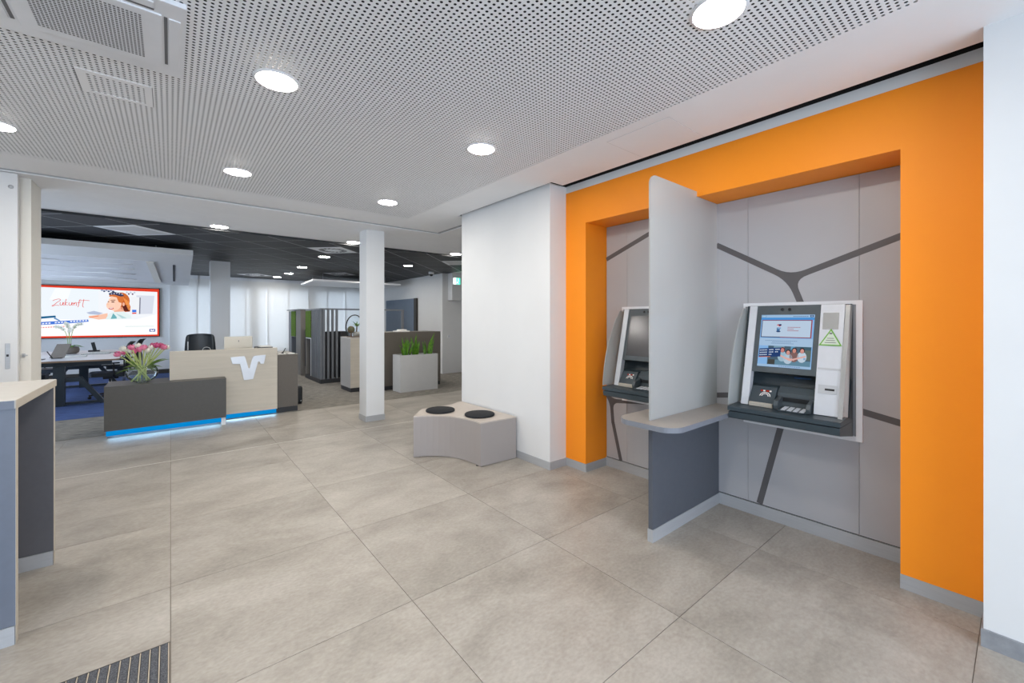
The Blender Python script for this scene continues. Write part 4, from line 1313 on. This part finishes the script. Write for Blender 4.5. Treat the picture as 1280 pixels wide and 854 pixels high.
# ---- things on the meeting table
lt = thing('tablet_stand', 'brown-backed tablet tilted on the meeting table beside the orchid', 'tablet', (-1.75, 10.95, TZ))
MB().prism([(-1.68, 11.02, TZ + 0.015), (-1.50, 11.02, TZ + 0.015), (-1.42, 11.12, TZ + 0.26), (-1.60, 11.12, TZ + 0.26)], (0.005, 0.012, -0.002)).build('case', M['pot'], lt, 0.003)
MB().prism([(-1.66, 11.03, TZ), (-1.53, 11.03, TZ), (-1.53, 11.16, TZ), (-1.66, 11.16, TZ)], (0, 0, 0.014)).build('foot', M['booth_dark'], lt)
MB().tube([(-1.70, 10.96, TZ + 0.14), (-1.63, 10.95, TZ + 0.015)], 0.008).build('stylus', M['black'], lt)
oc = thing('orchid_pot', 'white orchid in a round taupe pot on the meeting table', 'plant', (-1.62, 12.45, TZ))
OX, OY = -1.62, 12.45
MB().lathe([(0.10, 0), (0.145, 0.03), (0.155, 0.09), (0.14, 0.145), (0.125, 0.145), (0.12, 0.12), (0, 0.12)], (OX, OY, TZ), 24).build('pot', M['pot'], oc)
random.seed(11)
lf = MB()
for k in range(9):
    a = 2 * pi * k / 9 + 0.2; vv = []
    ln = random.uniform(0.16, 0.28)
    for q in range(5):
        t = q / 4
        r = ln * t; z = 0.13 + 0.16 * t - 0.17 * t * t * random.uniform(0.7, 1.1)
        w = 0.026 * sin(pi * min(1, 0.2 + 0.8 * t)) + 0.001
        c_ = Vector((OX + r * cos(a), OY + r * sin(a), TZ + z)); s_ = Vector((-sin(a), cos(a), 0)) * w
        vv += [c_ - s_, c_ - Vector((0, 0, w * 0.4)), c_ + s_]
    o = MB()._add(vv, [f for q in range(4) for f in ((q * 3, q * 3 + 1, q * 3 + 4, q * 3 + 3), (q * 3 + 1, q * 3 + 2, q * 3 + 5, q * 3 + 4))], 0, True).build('leaf', M['leaf'], oc)
for k, (dx, dy, hh) in enumerate(((-0.14, 0.02, 0.50), (0.02, -0.03, 0.46), (0.13, 0.03, 0.55), (-0.04, 0.06, 0.56))):
    p0 = Vector((OX + dx * 0.15, OY + dy, TZ + 0.12)); p1 = Vector((OX + dx * 0.1, OY + dy, TZ + hh * 1.15)); p2 = Vector((OX + dx * 1.35, OY + dy, TZ + hh * 1.12))
    path = [(p0 * (1 - t) ** 2 + p1 * 2 * t * (1 - t) + p2 * t ** 2) for t in [q / 8 for q in range(9)]]
    sp = MB().tube(path, 0.005, 6).build('spray', M['leaf2'], oc)
    for q in (5, 6, 7, 8):
        p = path[q]
        f_ = MB()
        for s in range(5):
            a = 2 * pi * s / 5 + k
            d = Vector((cos(a), 0, sin(a))); e = Vector((-sin(a), 0, cos(a)))
            f_._add([p, p + d * 0.022 + e * 0.017 + Vector((0, -0.008, 0)), p + d * 0.042 + Vector((0, -0.004, 0)), p + d * 0.022 - e * 0.017 + Vector((0, -0.008, 0))], [(0, 1, 2, 3)])
        f_.build('bloom', M['petal_white'], sp)
cf = thing('carafe', 'clear glass carafe with a green sprig at the left edge of the meeting table', 'carafe', (-1.99, 11.55, TZ))
MB().lathe([(0.05, 0), (0.06, 0.02), (0.06, 0.11), (0.035, 0.17), (0.035, 0.21), (0.045, 0.23)], (-1.99, 11.55, TZ), 20, cap=(True, False)).build('glass_body', M['vase'], cf)
MB().lathe([(0.0, 0), (0.05, 0.0), (0.055, 0.02), (0.02, 0.045), (0, 0.05)], (-1.99, 11.55, TZ + 0.19), 14).build('lid', M['white_metal'], cf)
MB().box(-1.945, 11.54, TZ + 0.02, -1.935, 11.56, TZ + 0.2).build('handle', M['black'], cf)
for k in range(6):
    a = k * 1.05
    MB().tube([(-1.99, 11.55, TZ + 0.23), (-1.99 + 0.06 * cos(a), 11.55 + 0.03 * sin(a), TZ + 0.28 + 0.02 * (k % 2))], [0.010, 0.004], 5).build('sprig', M['leaf2'], cf)
ph = thing('desk_phone', 'small black desk phone standing at the back of the meeting table', 'phone', (-1.32, 13.0, TZ))
MB().prism([(-1.40, 12.95, TZ), (-1.22, 12.95, TZ), (-1.22, 13.1, TZ), (-1.40, 13.1, TZ)], (0, 0, 0.03)).build('base', M['black'], ph, 0.006)
MB().bar((-1.30, 13.05, TZ + 0.02), (-1.34, 13.08, TZ + 0.2), 0.06, 0.015).build('handset', M['black'], ph)
nb = [(-1.28, 12.1, 'open white notebook nearest the mesh chairs on the meeting table'), (-1.2, 12.55, 'second white notebook farther back on the meeting table')]
for (x, y, lab) in nb:
    t = thing('notebook', lab, 'notebook', (x, y, TZ), 'notebooks on the meeting table')
    MB().box(x - 0.12, y - 0.11, TZ, x + 0.30, y + 0.11, TZ + 0.008).build('cover', M['black'], t)
    MB().box(x - 0.112, y - 0.112, TZ + 0.008, x + 0.292, y + 0.100, TZ + 0.016).build('pages', M['paper'], t)
tag(MB().box(-1.55, 11.3, TZ, -1.25, 11.5, TZ + 0.018).build('paper_pile', M['paper'], base=(-1.4, 11.4, TZ)), 'low pile of papers in front of the orchid pot', 'paper')
tag(MB().box(-2.05, 10.78, TZ, -1.72, 10.98, TZ + 0.012).build('laptop_base', M['dimgrey'], base=(-1.9, 10.9, TZ)), 'flat grey keyboard at the near edge of the meeting table', 'keyboard')

# ---- wall screen
SY = 15.25
ws = thing('wall_screen', 'large lit wall display with red border and a smiling woman', 'screen', (-1.6, SY, 1.7))
sx0_, sx1_, sz0, sz1 = -3.14, -0.2515, 1.055, 2.354
MB().box(sx0_ - 0.02, SY - 0.01, sz0 - 0.02, sx1_ + 0.02, 15.3, sz1 + 0.02).build('casing', M['black'], ws)
scr = MB().box(sx0_, SY - 0.016, sz0, sx1_, SY - 0.01, sz1).build('display', EM(222, 62, 40), ws, label='red-bordered lit display')
pm = MB(); pmats = []
fX = lambda x: (-2.34 + (x - 90) / 1035 * 2.10) * 1.048
fZ = lambda y: 1.5 + (0.80 - (y - 130) / 445 * 1.21) * 1.048
def W(pts, col, lay, raw=False):
    m = EM(*col)
    if m not in pmats:
        pmats.append(m)
    q = [(x, SY - 0.016 - lay * 0.0006, z) if raw else (fX(x), SY - 0.016 - lay * 0.0006, fZ(y_)) for (x, z), y_ in [((p[0], p[1]), p[1]) for p in pts]]
    n = Vector((0, 0, 0))
    vv = [Vector(p) for p in q]
    for i in range(len(vv)):
        n += vv[i].cross(vv[(i + 1) % len(vv)])
    if n.y > 0:
        q.reverse()
    pm.poly(q, pmats.index(m))
def WE(cx, cy, rx, ry, col, lay, n=18, rot=0.0):
    W([(cx + rx * cos(2 * pi * k / n) * cos(rot) - ry * sin(2 * pi * k / n) * sin(rot), cy + rx * cos(2 * pi * k / n) * sin(rot) + ry * sin(2 * pi * k / n) * cos(rot)) for k in range(n)], col, lay)
xl = 90 + ((sx0_ + 0.02) / 1.048 + 2.34) / 2.10 * 1035
W([(xl, 138), (1108, 152), (1108, 566), (xl, 566)], (253, 253, 254), 1)
W([(xl, 138), (560, 145), (560, 420), (xl, 420)], (236, 243, 249), 2)
W([(200, 145), (330, 145), (300, 240), (150, 250)], (246, 249, 252), 3)
W([(560, 145), (1100, 152), (1100, 370), (900, 420), (560, 420)], (240, 243, 248), 2)
W([(905, 190), (1080, 190), (1060, 365), (905, 370)], (214, 219, 232), 3)
W([(850, 205), (935, 208), (930, 368), (850, 365)], (238, 240, 244), 4)
W([(935, 208), (946, 212), (942, 366), (930, 368)], (120, 122, 140), 5)
W([(865, 328), (905, 328), (905, 350), (865, 352)], (60, 120, 225), 6)
W([(865, 356), (905, 354), (905, 366), (865, 368)], (225, 70, 70), 6)
for k in range(6):
    WE(590 + k * 20, 152 + (k % 2) * 8, 11, 8, (70, 80, 120) if k % 2 else (150, 160, 190), 5, 8)
for k in range(5):
    WE(815 + k * 18, 165 + (k % 2) * 14, 9, 9, (120, 90, 120) if k % 2 else (190, 200, 220), 5, 8)
# hand with papers
W([(455, 358), (520, 342), (600, 362), (560, 378), (480, 372)], (180, 190, 215), 5)
W([(475, 388), (560, 378), (640, 362), (640, 412), (560, 422), (475, 402)], (246, 196, 172), 5)
W([(480, 398), (560, 384), (560, 392), (480, 406)], (238, 140, 105), 6)
# woman: blouse, neck, hair, face
W([(620, 420), (650, 370), (700, 345), (780, 345), (850, 380), (860, 408), (740, 418)], (226, 240, 240), 6)
W([(668, 415), (690, 362), (722, 398), (722, 412)], (110, 175, 182), 7)
W([(715, 365), (760, 380), (815, 408), (770, 410)], (182, 212, 216), 7)
WE(765, 245, 78, 78, (205, 110, 55), 7)
W([(790, 200), (830, 250), (850, 300), (845, 345), (800, 350), (760, 320)], (196, 96, 46), 8)
W([(770, 290), (820, 280), (848, 310), (840, 345), (790, 340)], (92, 40, 34), 9)
for k in range(4):
    W([(780 + k * 14, 215 + k * 10), (788 + k * 14, 213 + k * 10), (838 + k * 4, 330), (830 + k * 4, 335)], (240, 150, 80), 9)
W([(690, 320), (780, 300), (790, 345), (700, 350)], (240, 178, 150), 8)
WE(705, 268, 62, 72, (250, 206, 182), 10, 20, 0.25)
WE(668, 290, 40, 40, (252, 210, 188), 10, 16)
W([(640, 262), (628, 282), (642, 292), (656, 280)], (248, 200, 176), 11)
WE(672, 318, 24, 9, (200, 60, 60), 11, 12, -0.1); WE(672, 315, 18, 4, (255, 250, 250), 12, 10, -0.1)
WE(688, 258, 16, 5, (90, 50, 45), 11, 10); WE(648, 256, 8, 4, (90, 50, 45), 11, 8)
W([(668, 240), (708, 236), (712, 243), (668, 246)], (120, 66, 46), 11)
W([(655, 196), (700, 178), (770, 190), (790, 230), (770, 268), (740, 258), (722, 214), (680, 206), (655, 212)], (214, 118, 60), 12)
W([(650, 180), (690, 162), (770, 176), (792, 200), (760, 206), (700, 190), (655, 194)], (60, 62, 92), 13)
for k in range(5):
    WE(675 + k * 24, 176 + abs(k - 2) * 4, 6, 5, (205, 210, 225), 14, 8)
WE(785, 278, 11, 18, (240, 180, 155), 13, 10)
# lower left: pen, blue caption banner and red line
W([(60, 398), (200, 386), (205, 402), (60, 416)], (20, 95, 140), 5)
W([(195, 402), (240, 430), (232, 436), (185, 412)], (90, 140, 190), 5)
W([(xl, 460), (470, 420), (476, 440), (300, 456), (xl, 486)], (70, 120, 215), 5)
for k in range(16):
    x0 = 70 + k * 25
    if k in (4, 9):
        continue
    yb_ = 462 - (x0 - 60) * 0.078
    W([(x0, yb_ + 3), (x0 + 16, yb_ + 1), (x0 + 16, yb_ - 9), (x0, yb_ - 7)], (240, 245, 255), 6)
for k in range(11):
    x0 = 60 + k * 20
    yb_ = 496 - (x0 - 60) * 0.05
    W([(x0, yb_), (x0 + 13, yb_ - 1), (x0 + 13, yb_ - 9), (x0, yb_ - 8)], (240, 120, 110), 5)
W([(800, 484), (1075, 484), (1075, 487), (800, 487)], (150, 200, 195), 4)
W([(1030, 512), (1088, 512), (1088, 538), (1030, 538)], (60, 90, 165), 4)
W([(1040, 519), (1052, 519), (1060, 526), (1068, 519), (1078, 519), (1078, 531), (1066, 531), (1060, 536), (1052, 531), (1040, 531)], (250, 250, 255), 5)
pm.build('screen_picture', pmats, scr)
# handwritten word
strokes = [
    [(178, 258), (205, 246), (238, 244), (212, 272), (190, 292), (174, 303), (200, 296), (232, 298)],
    [(240, 270), (238, 290), (246, 296), (258, 286), (264, 270), (262, 290), (268, 296)],
    [(288, 240), (280, 270), (276, 298)], [(298, 268), (280, 282), (300, 296)],
    [(312, 270), (310, 290), (318, 296), (330, 286), (336, 270), (334, 290), (340, 296)],
    [(350, 296), (352, 272), (354, 282), (366, 268), (372, 276), (370, 298)],
    [(412, 246), (402, 244), (394, 262), (388, 298), (384, 310)], [(378, 272), (408, 268)],
    [(434, 238), (428, 270), (424, 300), (432, 312)], [(398, 254), (440, 248), (482, 250)]]
red = EM(226, 60, 48)
for s in strokes:
    c_ = bpy.data.curves.new('letter', 'CURVE'); c_.dimensions = '3D'
    sp = c_.splines.new('BEZIER'); sp.bezier_points.add(len(s) - 1)
    for k, (x, y) in enumerate(s):
        b_ = sp.bezier_points[k]; b_.co = (fX(x), SY - 0.024, fZ(y)); b_.handle_left_type = b_.handle_right_type = 'AUTO'
    c_.bevel_depth = 0.0058; c_.bevel_resolution = 1; c_.resolution_u = 6
    c_.materials.append(red)
    tmp = bpy.data.objects.new('stroke_curve', c_); COL.objects.link(tmp)
    bpy.context.view_layer.update()
    me_ = bpy.data.meshes.new_from_object(tmp.evaluated_get(bpy.context.evaluated_depsgraph_get()))
    bpy.data.objects.remove(tmp)
    to = bpy.data.objects.new('letter_stroke', me_)
    COL.objects.link(to)
    to.parent = scr
    to.location = -Vector(ws.location)

# ---- hanging white canopy over the meeting table
hc_ = thing('hanging_canopy', 'white slanted canopy hanging under the dark ceiling above the meeting table', 'canopy', (-1.4, 9.5, 2.6))
prf = [(9.05, 2.70), (9.05, 2.61), (9.12, 2.60), (11.3, 2.245), (11.5, 2.25), (11.5, 2.70)]
MB().prism([(-2.9, y, z) for y, z in prf], (3.2, 0, 0)).build('body', M['white'], hc_, 0.004)
def und(y, d=0.0):
    return 2.60 - (y - 9.12) * (0.355 / 2.18) - d
MB().prism([(-2.9, 9.6, und(9.6)), (-0.30, 9.6, und(9.6)), (-0.22, 11.15, und(11.15)), (-2.9, 11.15, und(11.15))], (0, 0, -0.006)).build('inset_panel', M['white_metal'], hc_)
for k in range(4):
    yy = 9.85 + k * 0.36
    pts = [(-2.85 + q * 0.26, yy + 0.05 * sin(q * 1.1 + k), und(yy, 0.012)) for q in range(10)]
    MB().tube(pts, [0.012] * 10, 6).build('reflection_rib', M['white_metal'], hc_)  # raised ribs shaped to imitate wavy light reflections on the underside
MB().bar((-0.28, 9.62, und(9.62, 0.012)), (-0.20, 11.12, und(11.12, 0.012)), 0.10, 0.015).build('end_bar', M['cream'], hc_)
MB().bar((0.045, 9.75, und(9.75, 0.002)), (0.052, 11.0, und(11.0, 0.002)), 0.03, 0.006).build('slot', M['black'], hc_)
for xx in (-1.6, -0.2):
    MB().tube([(xx, 9.6, 2.70), (xx, 9.6, 2.80)], 0.008, 6).build('hanger', M['alu'], hc_)

# ---- flat acoustic sail
sl_ = thing('acoustic_sail', 'flat white acoustic sail hanging behind the slim column', 'ceiling panel', (4.1, 13.0, 2.55))
MB().prism([(2.95, 12.05, 2.55), (5.45, 12.05, 2.55), (5.45, 13.85, 2.55), (3.05, 13.85, 2.55)], (0, 0, 0.05)).build('panel', M['white_metal'], sl_, 0.004)
for (xx, yy) in ((3.3, 12.4), (5.1, 12.4), (3.3, 13.5), (5.1, 13.5)):
    MB().tube([(xx, yy, 2.60), (xx, yy, 2.7995)], 0.004, 6).build('wire', M['alu'], sl_)

# ---- panel curtains in front of the far windows
CUL = ['first white panel curtain on the far wall, right of the lit wall display',
       'second white panel curtain from the lit wall display, left of the far column',
       'third white panel curtain from the lit wall display, behind the far column',
       'fourth white panel curtain from the lit wall display, right of the far column',
       'fifth white panel curtain from the lit wall display, above the emblem of the desk',
       'sixth white panel curtain, just left of the farther booth end',
       'seventh white panel curtain, above the two green moss panels',
       'eighth white panel curtain, above the slatted booth corner',
       'ninth white panel curtain, above the terrarium cabinet',
       'last white panel curtain on the far wall, behind the slim column']
x = -0.02
k = 0
while x < 5.75:
    w = 0.64
    y = 15.20 + (0.03 if k % 2 else 0.0)
    t = thing('panel_curtain', CUL[k], 'curtain', (x, y, 0.1), 'white panel curtains on the far wall')
    MB().box(x, y, 0.10, min(x + w, 5.83), y + 0.004, 2.70).build('fabric', M['curtain'], t)
    MB().box(x, y - 0.004, 2.70, min(x + w, 5.83), y + 0.008, 2.795).build('top_rail', M['white_metal'], t)
    MB().box(x, y - 0.003, 0.07, min(x + w, 5.83), y + 0.007, 0.10).build('bottom_rail', M['white_metal'], t)
    x += 0.60; k += 1

# ---- meeting booths
b1 = thing('meeting_booth', 'grey slatted booth frame with green moss panel, nearest the slim column', 'booth', (3.6, 11.2, 0))
BX, BY, BZ = 2.72, 10.42, 1.775
MB().box(BX, BY, 0.003, 4.80, BY + 0.05, 0.10).build('plinth', M['booth_dark'], b1)
MB().box(BX - 0.005, BY + 0.05, 0.003, BX + 0.30, 11.83, 0.10).build('plinth', M['booth_dark'], b1)
MB().box(BX - 0.005, BY - 0.005, BZ - 0.035, 4.80, BY + 0.055, BZ).build('top_rail', M['slat'], b1)
MB().box(BX - 0.005, BY + 0.055, BZ - 0.035, BX + 0.055, 11.82, BZ).build('top_rail', M['slat'], b1)
MB().box(4.74, BY, 0.003, 4.80, BY + 0.05, BZ - 0.035).build('post', M['slat'], b1)
for k in range(7):                                  # slats of the side
    y = BY + 0.02 + k * 0.118
    MB().box(BX, y, 0.10, BX + 0.05, y + 0.06, BZ - 0.035).build('slat', M['slat'], b1)
for k in range(4):                                  # slats of the front
    x = BX + 0.055 + k * 0.098
    MB().box(x, BY, 0.10, x + 0.045, BY + 0.05, BZ - 0.035).build('slat', M['slat'], b1)
MB().box(BX + 0.10, BY + 0.25, 0.10, BX + 0.14, 11.24, 1.22).build('inner_panel', M['booth_dark'], b1)
MB().box(BX + 0.09, BY + 0.20, 0.10, BX + 0.44, BY + 0.24, 1.22).build('inner_panel', M['booth_dark'], b1)
MB().box(3.18, BY + 0.02, 0.10, 3.40, BY + 0.5, 1.22).build('seat_back', M['booth_dark'], b1, label='black upholstered end of the booth bench')
MB().box(BX, 11.26, 1.045, BX + 0.25, 11.80, BZ - 0.035).build('end_box', M['slat_taupe'], b1)
MB().box(BX - 0.012, 11.275, 1.06, BX, 11.785, BZ - 0.05).build('moss_panel', M['moss'], b1)
nb_ = MB().box(BX, 11.26, 0.10, BX + 0.25, 11.30, 1.045).box(BX, 11.74, 0.10, BX + 0.25, 11.80, 1.045).box(BX + 0.20, 11.30, 0.10, BX + 0.25, 11.74, 1.045).box(BX, 11.30, 1.02, BX + 0.20, 11.74, 1.045)
nb_.build('niche', M['slat_taupe'], b1)
MB().box(BX - 0.004, 11.262, 0.10, BX - 0.001, 11.30, 1.045).build('niche_edge', M['white_metal'], b1)
MB().box(BX - 0.004, 11.30, 1.025, BX - 0.001, 11.79, 1.045).build('niche_edge', M['white_metal'], b1)

b2 = thing('meeting_booth', 'second booth end with green moss strip, farther back behind the grey cabinet', 'booth', (2.8, 13.0, 0))
MB().box(BX, 12.36, 0.003, BX + 0.28, 12.90, BZ).build('end_panel', M['slat_taupe'], b2, 0.004)
MB().box(BX, 12.91, 1.02, BX + 0.25, 13.46, BZ - 0.02).build('end_box', M['slat_taupe'], b2)
MB().box(BX - 0.012, 12.92, 1.035, BX, 13.45, BZ - 0.03).build('moss_panel', M['moss'], b2)
MB().box(BX, 13.46, 0.003, BX + 0.25, 13.80, BZ - 0.02).build('side_board', M['slat'], b2)
MB().box(BX + 0.16, 12.91, 0.003, BX + 0.25, 13.46, 1.02).build('niche', M['slat'], b2)
MB().box(BX - 0.03, 12.34, BZ, BX + 0.30, 13.95, BZ + 0.02).build('top_board', M['slat'], b2)
MB().box(BX + 0.10, 11.95, 0.25, BX + 0.16, 12.33, 1.235).build('bench_back', M['booth_dark'], b2)
MB().box(BX + 0.14, 11.95, 0.05, BX + 0.5, 12.30, 0.25).build('bench_base', M['white_metal'], b2)

# ---- beige cabinet behind the slim column with terrarium
bc = thing('cabinet', 'beige cabinet with dark plinth half hidden behind the slim column', 'cabinet', (3.1, 9.1, 0))
MB().box(2.872, 8.78, 0.09, 3.45, 9.43, 1.115).build('body', [M['desk_wood']], bc, 0.003)
MB().box(2.8700, 8.783, 0.09, 2.872, 9.427, 1.112).build('side_panel', mat('warm_grey_laminate', (0.40, 0.375, 0.35), 0.5, noise=0.04), bc)
MB().box(2.880, 8.79, 0.003, 3.44, 9.42, 0.09).build('plinth', M['booth_dark'], bc)
MB().box(2.868, 8.776, 1.115, 3.454, 9.434, 1.135).build('top', M['counter_top'], bc, 0.002)
te = thing('terrarium', 'glass dome with wooden ball, stone pot and green plant on the beige cabinet', 'terrarium', (3.05, 9.05, 1.135))
dm = [(0.19 * cos(a), 0.21 + 0.27 * sin(a)) for a in [-0.7 + k * (pi / 2 + 0.7) / 12 for k in range(13)]]
MB().lathe([(0.15, 0.0)] + dm, (3.05, 9.05, 1.135), 28, cap=(False, False)).build('glass_dome', M['vase'], te)
MB().lathe([(0.16, 0), (0.16, 0.012)], (3.05, 9.05, 1.135), 24).build('base_disc', M['wood'], te)
MB().lathe([(0.075 * cos(a), 0.16 + 0.075 * sin(a)) for a in [-pi / 2 + k * pi / 10 for k in range(11)]], (2.955, 9.0, 1.135), 18).build('wooden_ball', mat('mossy_wood', (0.16, 0.08, 0.03), 0.9, color2=(0.09, 0.11, 0.03), scale=20, bump=0.6, bscale=60), te)
MB().tube([(2.955, 9.0, 1.147), (2.955, 9.0, 1.235)], 0.02, 8).build('ball_stem', M['wood'], te)
MB().lathe([(0.07, 0), (0.085, 0.05), (0.085, 0.10), (0.0, 0.10)], (3.09, 9.06, 1.147), 14).build('stone_pot', M['beige_edge'], te)
MB().tube([(3.09, 9.06, 1.24), (3.10, 9.06, 1.38)], 0.012, 8).build('trunk', M['wood'], te)
for k in range(14):
    a = k * 2.399; t_ = k / 14
    p0 = Vector((3.10, 9.06, 1.36)); d = Vector((cos(a), sin(a), 0))
    vv = []
    for q in range(5):
        t = q / 4
        p = p0 + d * (0.19 * t) + Vector((0, 0, 0.26 * t * (0.4 + t_ * 0.6) - 0.12 * t * t))
        s_ = Vector((-sin(a), cos(a), 0)) * (0.020 * (1 - t) + 0.001)
        vv += [p - s_, p + s_]
    MB()._add(vv, [(q * 2, q * 2 + 1, q * 2 + 3, q * 2 + 2) for q in range(4)], 0, True).build('leaf', M['leaf'], te)

# ---- taupe divider, planter with snake plants
dv = thing('room_divider', 'taupe half-height divider panel behind the pale planter', 'divider', (4.1, 8.65, 0))
MB().box(3.35, 8.58, 0.085, 4.86, 8.66, 1.235).build('panel', M['taupe_dark'], dv, 0.003)
MB().box(3.36, 8.59, 0.003, 4.85, 8.65, 0.085).build('plinth', M['booth_dark'], dv)
MB().box(4.80, 8.66, 0.003, 4.86, 9.3, 1.235).build('side_panel', M['taupe_dark'], dv, 0.003)
MB().box(3.35, 8.66, 1.20, 4.86, 9.3, 1.235).build('shelf', M['taupe_dark'], dv, 0.003)
tag(MB().box(3.86, 8.72, 1.235, 4.16, 8.95, 1.262).box(3.94, 8.75, 1.262, 4.10, 8.92, 1.288).build('paper_bundle', M['paper'], base=(4.0, 8.8, 1.235)), 'bundle of white papers lying on top of the taupe divider', 'paper')
PX0, PX1, PY0, PY1, PZ = 3.645, 4.51, 8.08, 8.46, 0.77
pl = thing('planter', 'pale grey rectangular planter with snake plants at the carpet edge', 'planter', (4.07, 8.27, 0))
pb_ = MB()
pb_.box(PX0, PY0, 0.004, PX1, PY0 + 0.02, PZ).box(PX0, PY1 - 0.02, 0.004, PX1, PY1, PZ).box(PX0, PY0 + 0.02, 0.004, PX0 + 0.02, PY1 - 0.02, PZ).box(PX1 - 0.02, PY0 + 0.02, 0.004, PX1, PY1 - 0.02, PZ)
pb_.build('trough', M['planter'], pl)
MB().box(PX0 + 0.02, PY0 + 0.02, PZ - 0.09, PX1 - 0.02, PY1 - 0.02, PZ - 0.05).build('soil', M['soil'], pl)
random.seed(5)
for (cx, n, lab) in ((3.86, 13, 'bushy snake plant at the left end of the planter'), (4.07, 9, 'snake plant in the middle of the planter with one tall pale leaf'), (4.36, 9, 'snake plant at the right end of the planter')):
    t = thing('snake_plant', lab, 'plant', (cx, 8.27, PZ - 0.05), 'snake plants in the planter')
    for k in range(n):
        a = random.uniform(0, 2 * pi); r0 = random.uniform(0, 0.075)
        hgt = random.uniform(0.26, 0.44); lean = random.uniform(0.1, 0.36)
        if k == 0 and cx > 4.0:
            hgt = 0.50; lean = 0.05 if cx < 4.2 else 0.3; a = 0.2
        base = Vector((cx + r0 * cos(a) * 1.2, 8.27 + r0 * sin(a), PZ - 0.055))
        tw = random.uniform(0, pi)
        vv = []
        for q in range(6):
            u = q / 5
            p = base + Vector((cos(a), sin(a) * 0.6, 0)) * (lean * hgt * u * u) + Vector((0, 0, hgt * u))
            w = 0.030 * (1 - u ** 3) * (0.6 + u * (1 - u) * 1.8) + 0.0008
            s_ = Vector((cos(tw + u * 0.8), sin(tw + u * 0.8), 0)) * w
            nrm = Vector((-s_.y, s_.x, 0)).normalized() * 0.005
            vv += [p - s_, p + nrm, p + s_]
        MB()._add(vv, [f for q in range(5) for f in ((q * 3, q * 3 + 1, q * 3 + 4, q * 3 + 3), (q * 3 + 1, q * 3 + 2, q * 3 + 5, q * 3 + 4))], 0, True).build('leaf', M['leaf'], t)

# ---- items on the office wall
bd = thing('pinboard', 'blue-grey pinboard with dark edge on the far right office wall', 'board', (5.78, 12.8, 1.67))
MB().box(5.79, 11.86, 1.1, 5.848, 14.0, 2.16).build('face', M['board'], bd)
MB().box(5.785, 11.70, 1.1, 5.848, 11.86, 2.165).build('edge', M['board_edge'], bd)
sg = thing('exit_sign', 'small lit green exit sign on the lintel at the far right', 'sign', (6.14, 9.95, 2.57))
MB().box(6.03, 9.955, 2.47, 6.27, 9.98, 2.68).build('housing', M['white_metal'], sg)
MB().box(6.04, 9.950, 2.485, 6.26, 9.955, 2.665).build('lit_face', M['exit_white'], sg)
MB().box(6.13, 9.947, 2.485, 6.26, 9.950, 2.665).build('green_field', M['exit'], sg)
gp = MB()
gp.prism([(6.19 + 0.016 * cos(a), 9.9468, 2.635 + 0.016 * sin(a)) for a in [k * pi / 5 for k in range(10)]], (0, -0.0006, 0))
gp.bar((6.19, 9.9465, 2.615), (6.175, 9.9465, 2.56), 0.001, 0.026).bar((6.175, 9.9465, 2.56), (6.205, 9.9465, 2.50), 0.001, 0.014).bar((6.175, 9.9465, 2.56), (6.145, 9.9465, 2.51), 0.001, 0.014).bar((6.19, 9.9465, 2.605), (6.225, 9.9465, 2.575), 0.001, 0.010)
gp.build('pictogram', M['exit_white'], sg)
sc2 = thing('security_camera', 'small white dome camera on the dark ceiling by the office wall', 'camera', (5.45, 10.12, 2.78))
MB().lathe([(0.07, 0.02), (0.075, 0.0), (0.075, -0.035), (0.06, -0.05), (0.045, -0.05)], (5.45, 10.12, 2.78), 20).build('housing', M['white_metal'], sc2)
MB().lathe([(0.052 * cos(a), -0.05 - 0.052 * sin(a)) for a in [k * pi / 12 for k in range(7)]], (5.45, 10.12, 2.78), 18).build('dome', M['blackgloss'], sc2)
so = thing('wall_socket', 'white light switch on the pale wall at the far right', 'switch', (6.05, 10.21, 1.05))
MB().box(6.01, 10.208, 1.0, 6.09, 10.22, 1.08).build('plate', M['white_metal'], so, 0.003)
MB().box(6.025, 10.204, 1.015, 6.075, 10.208, 1.065).build('rocker', M['silver'], so, 0.002)
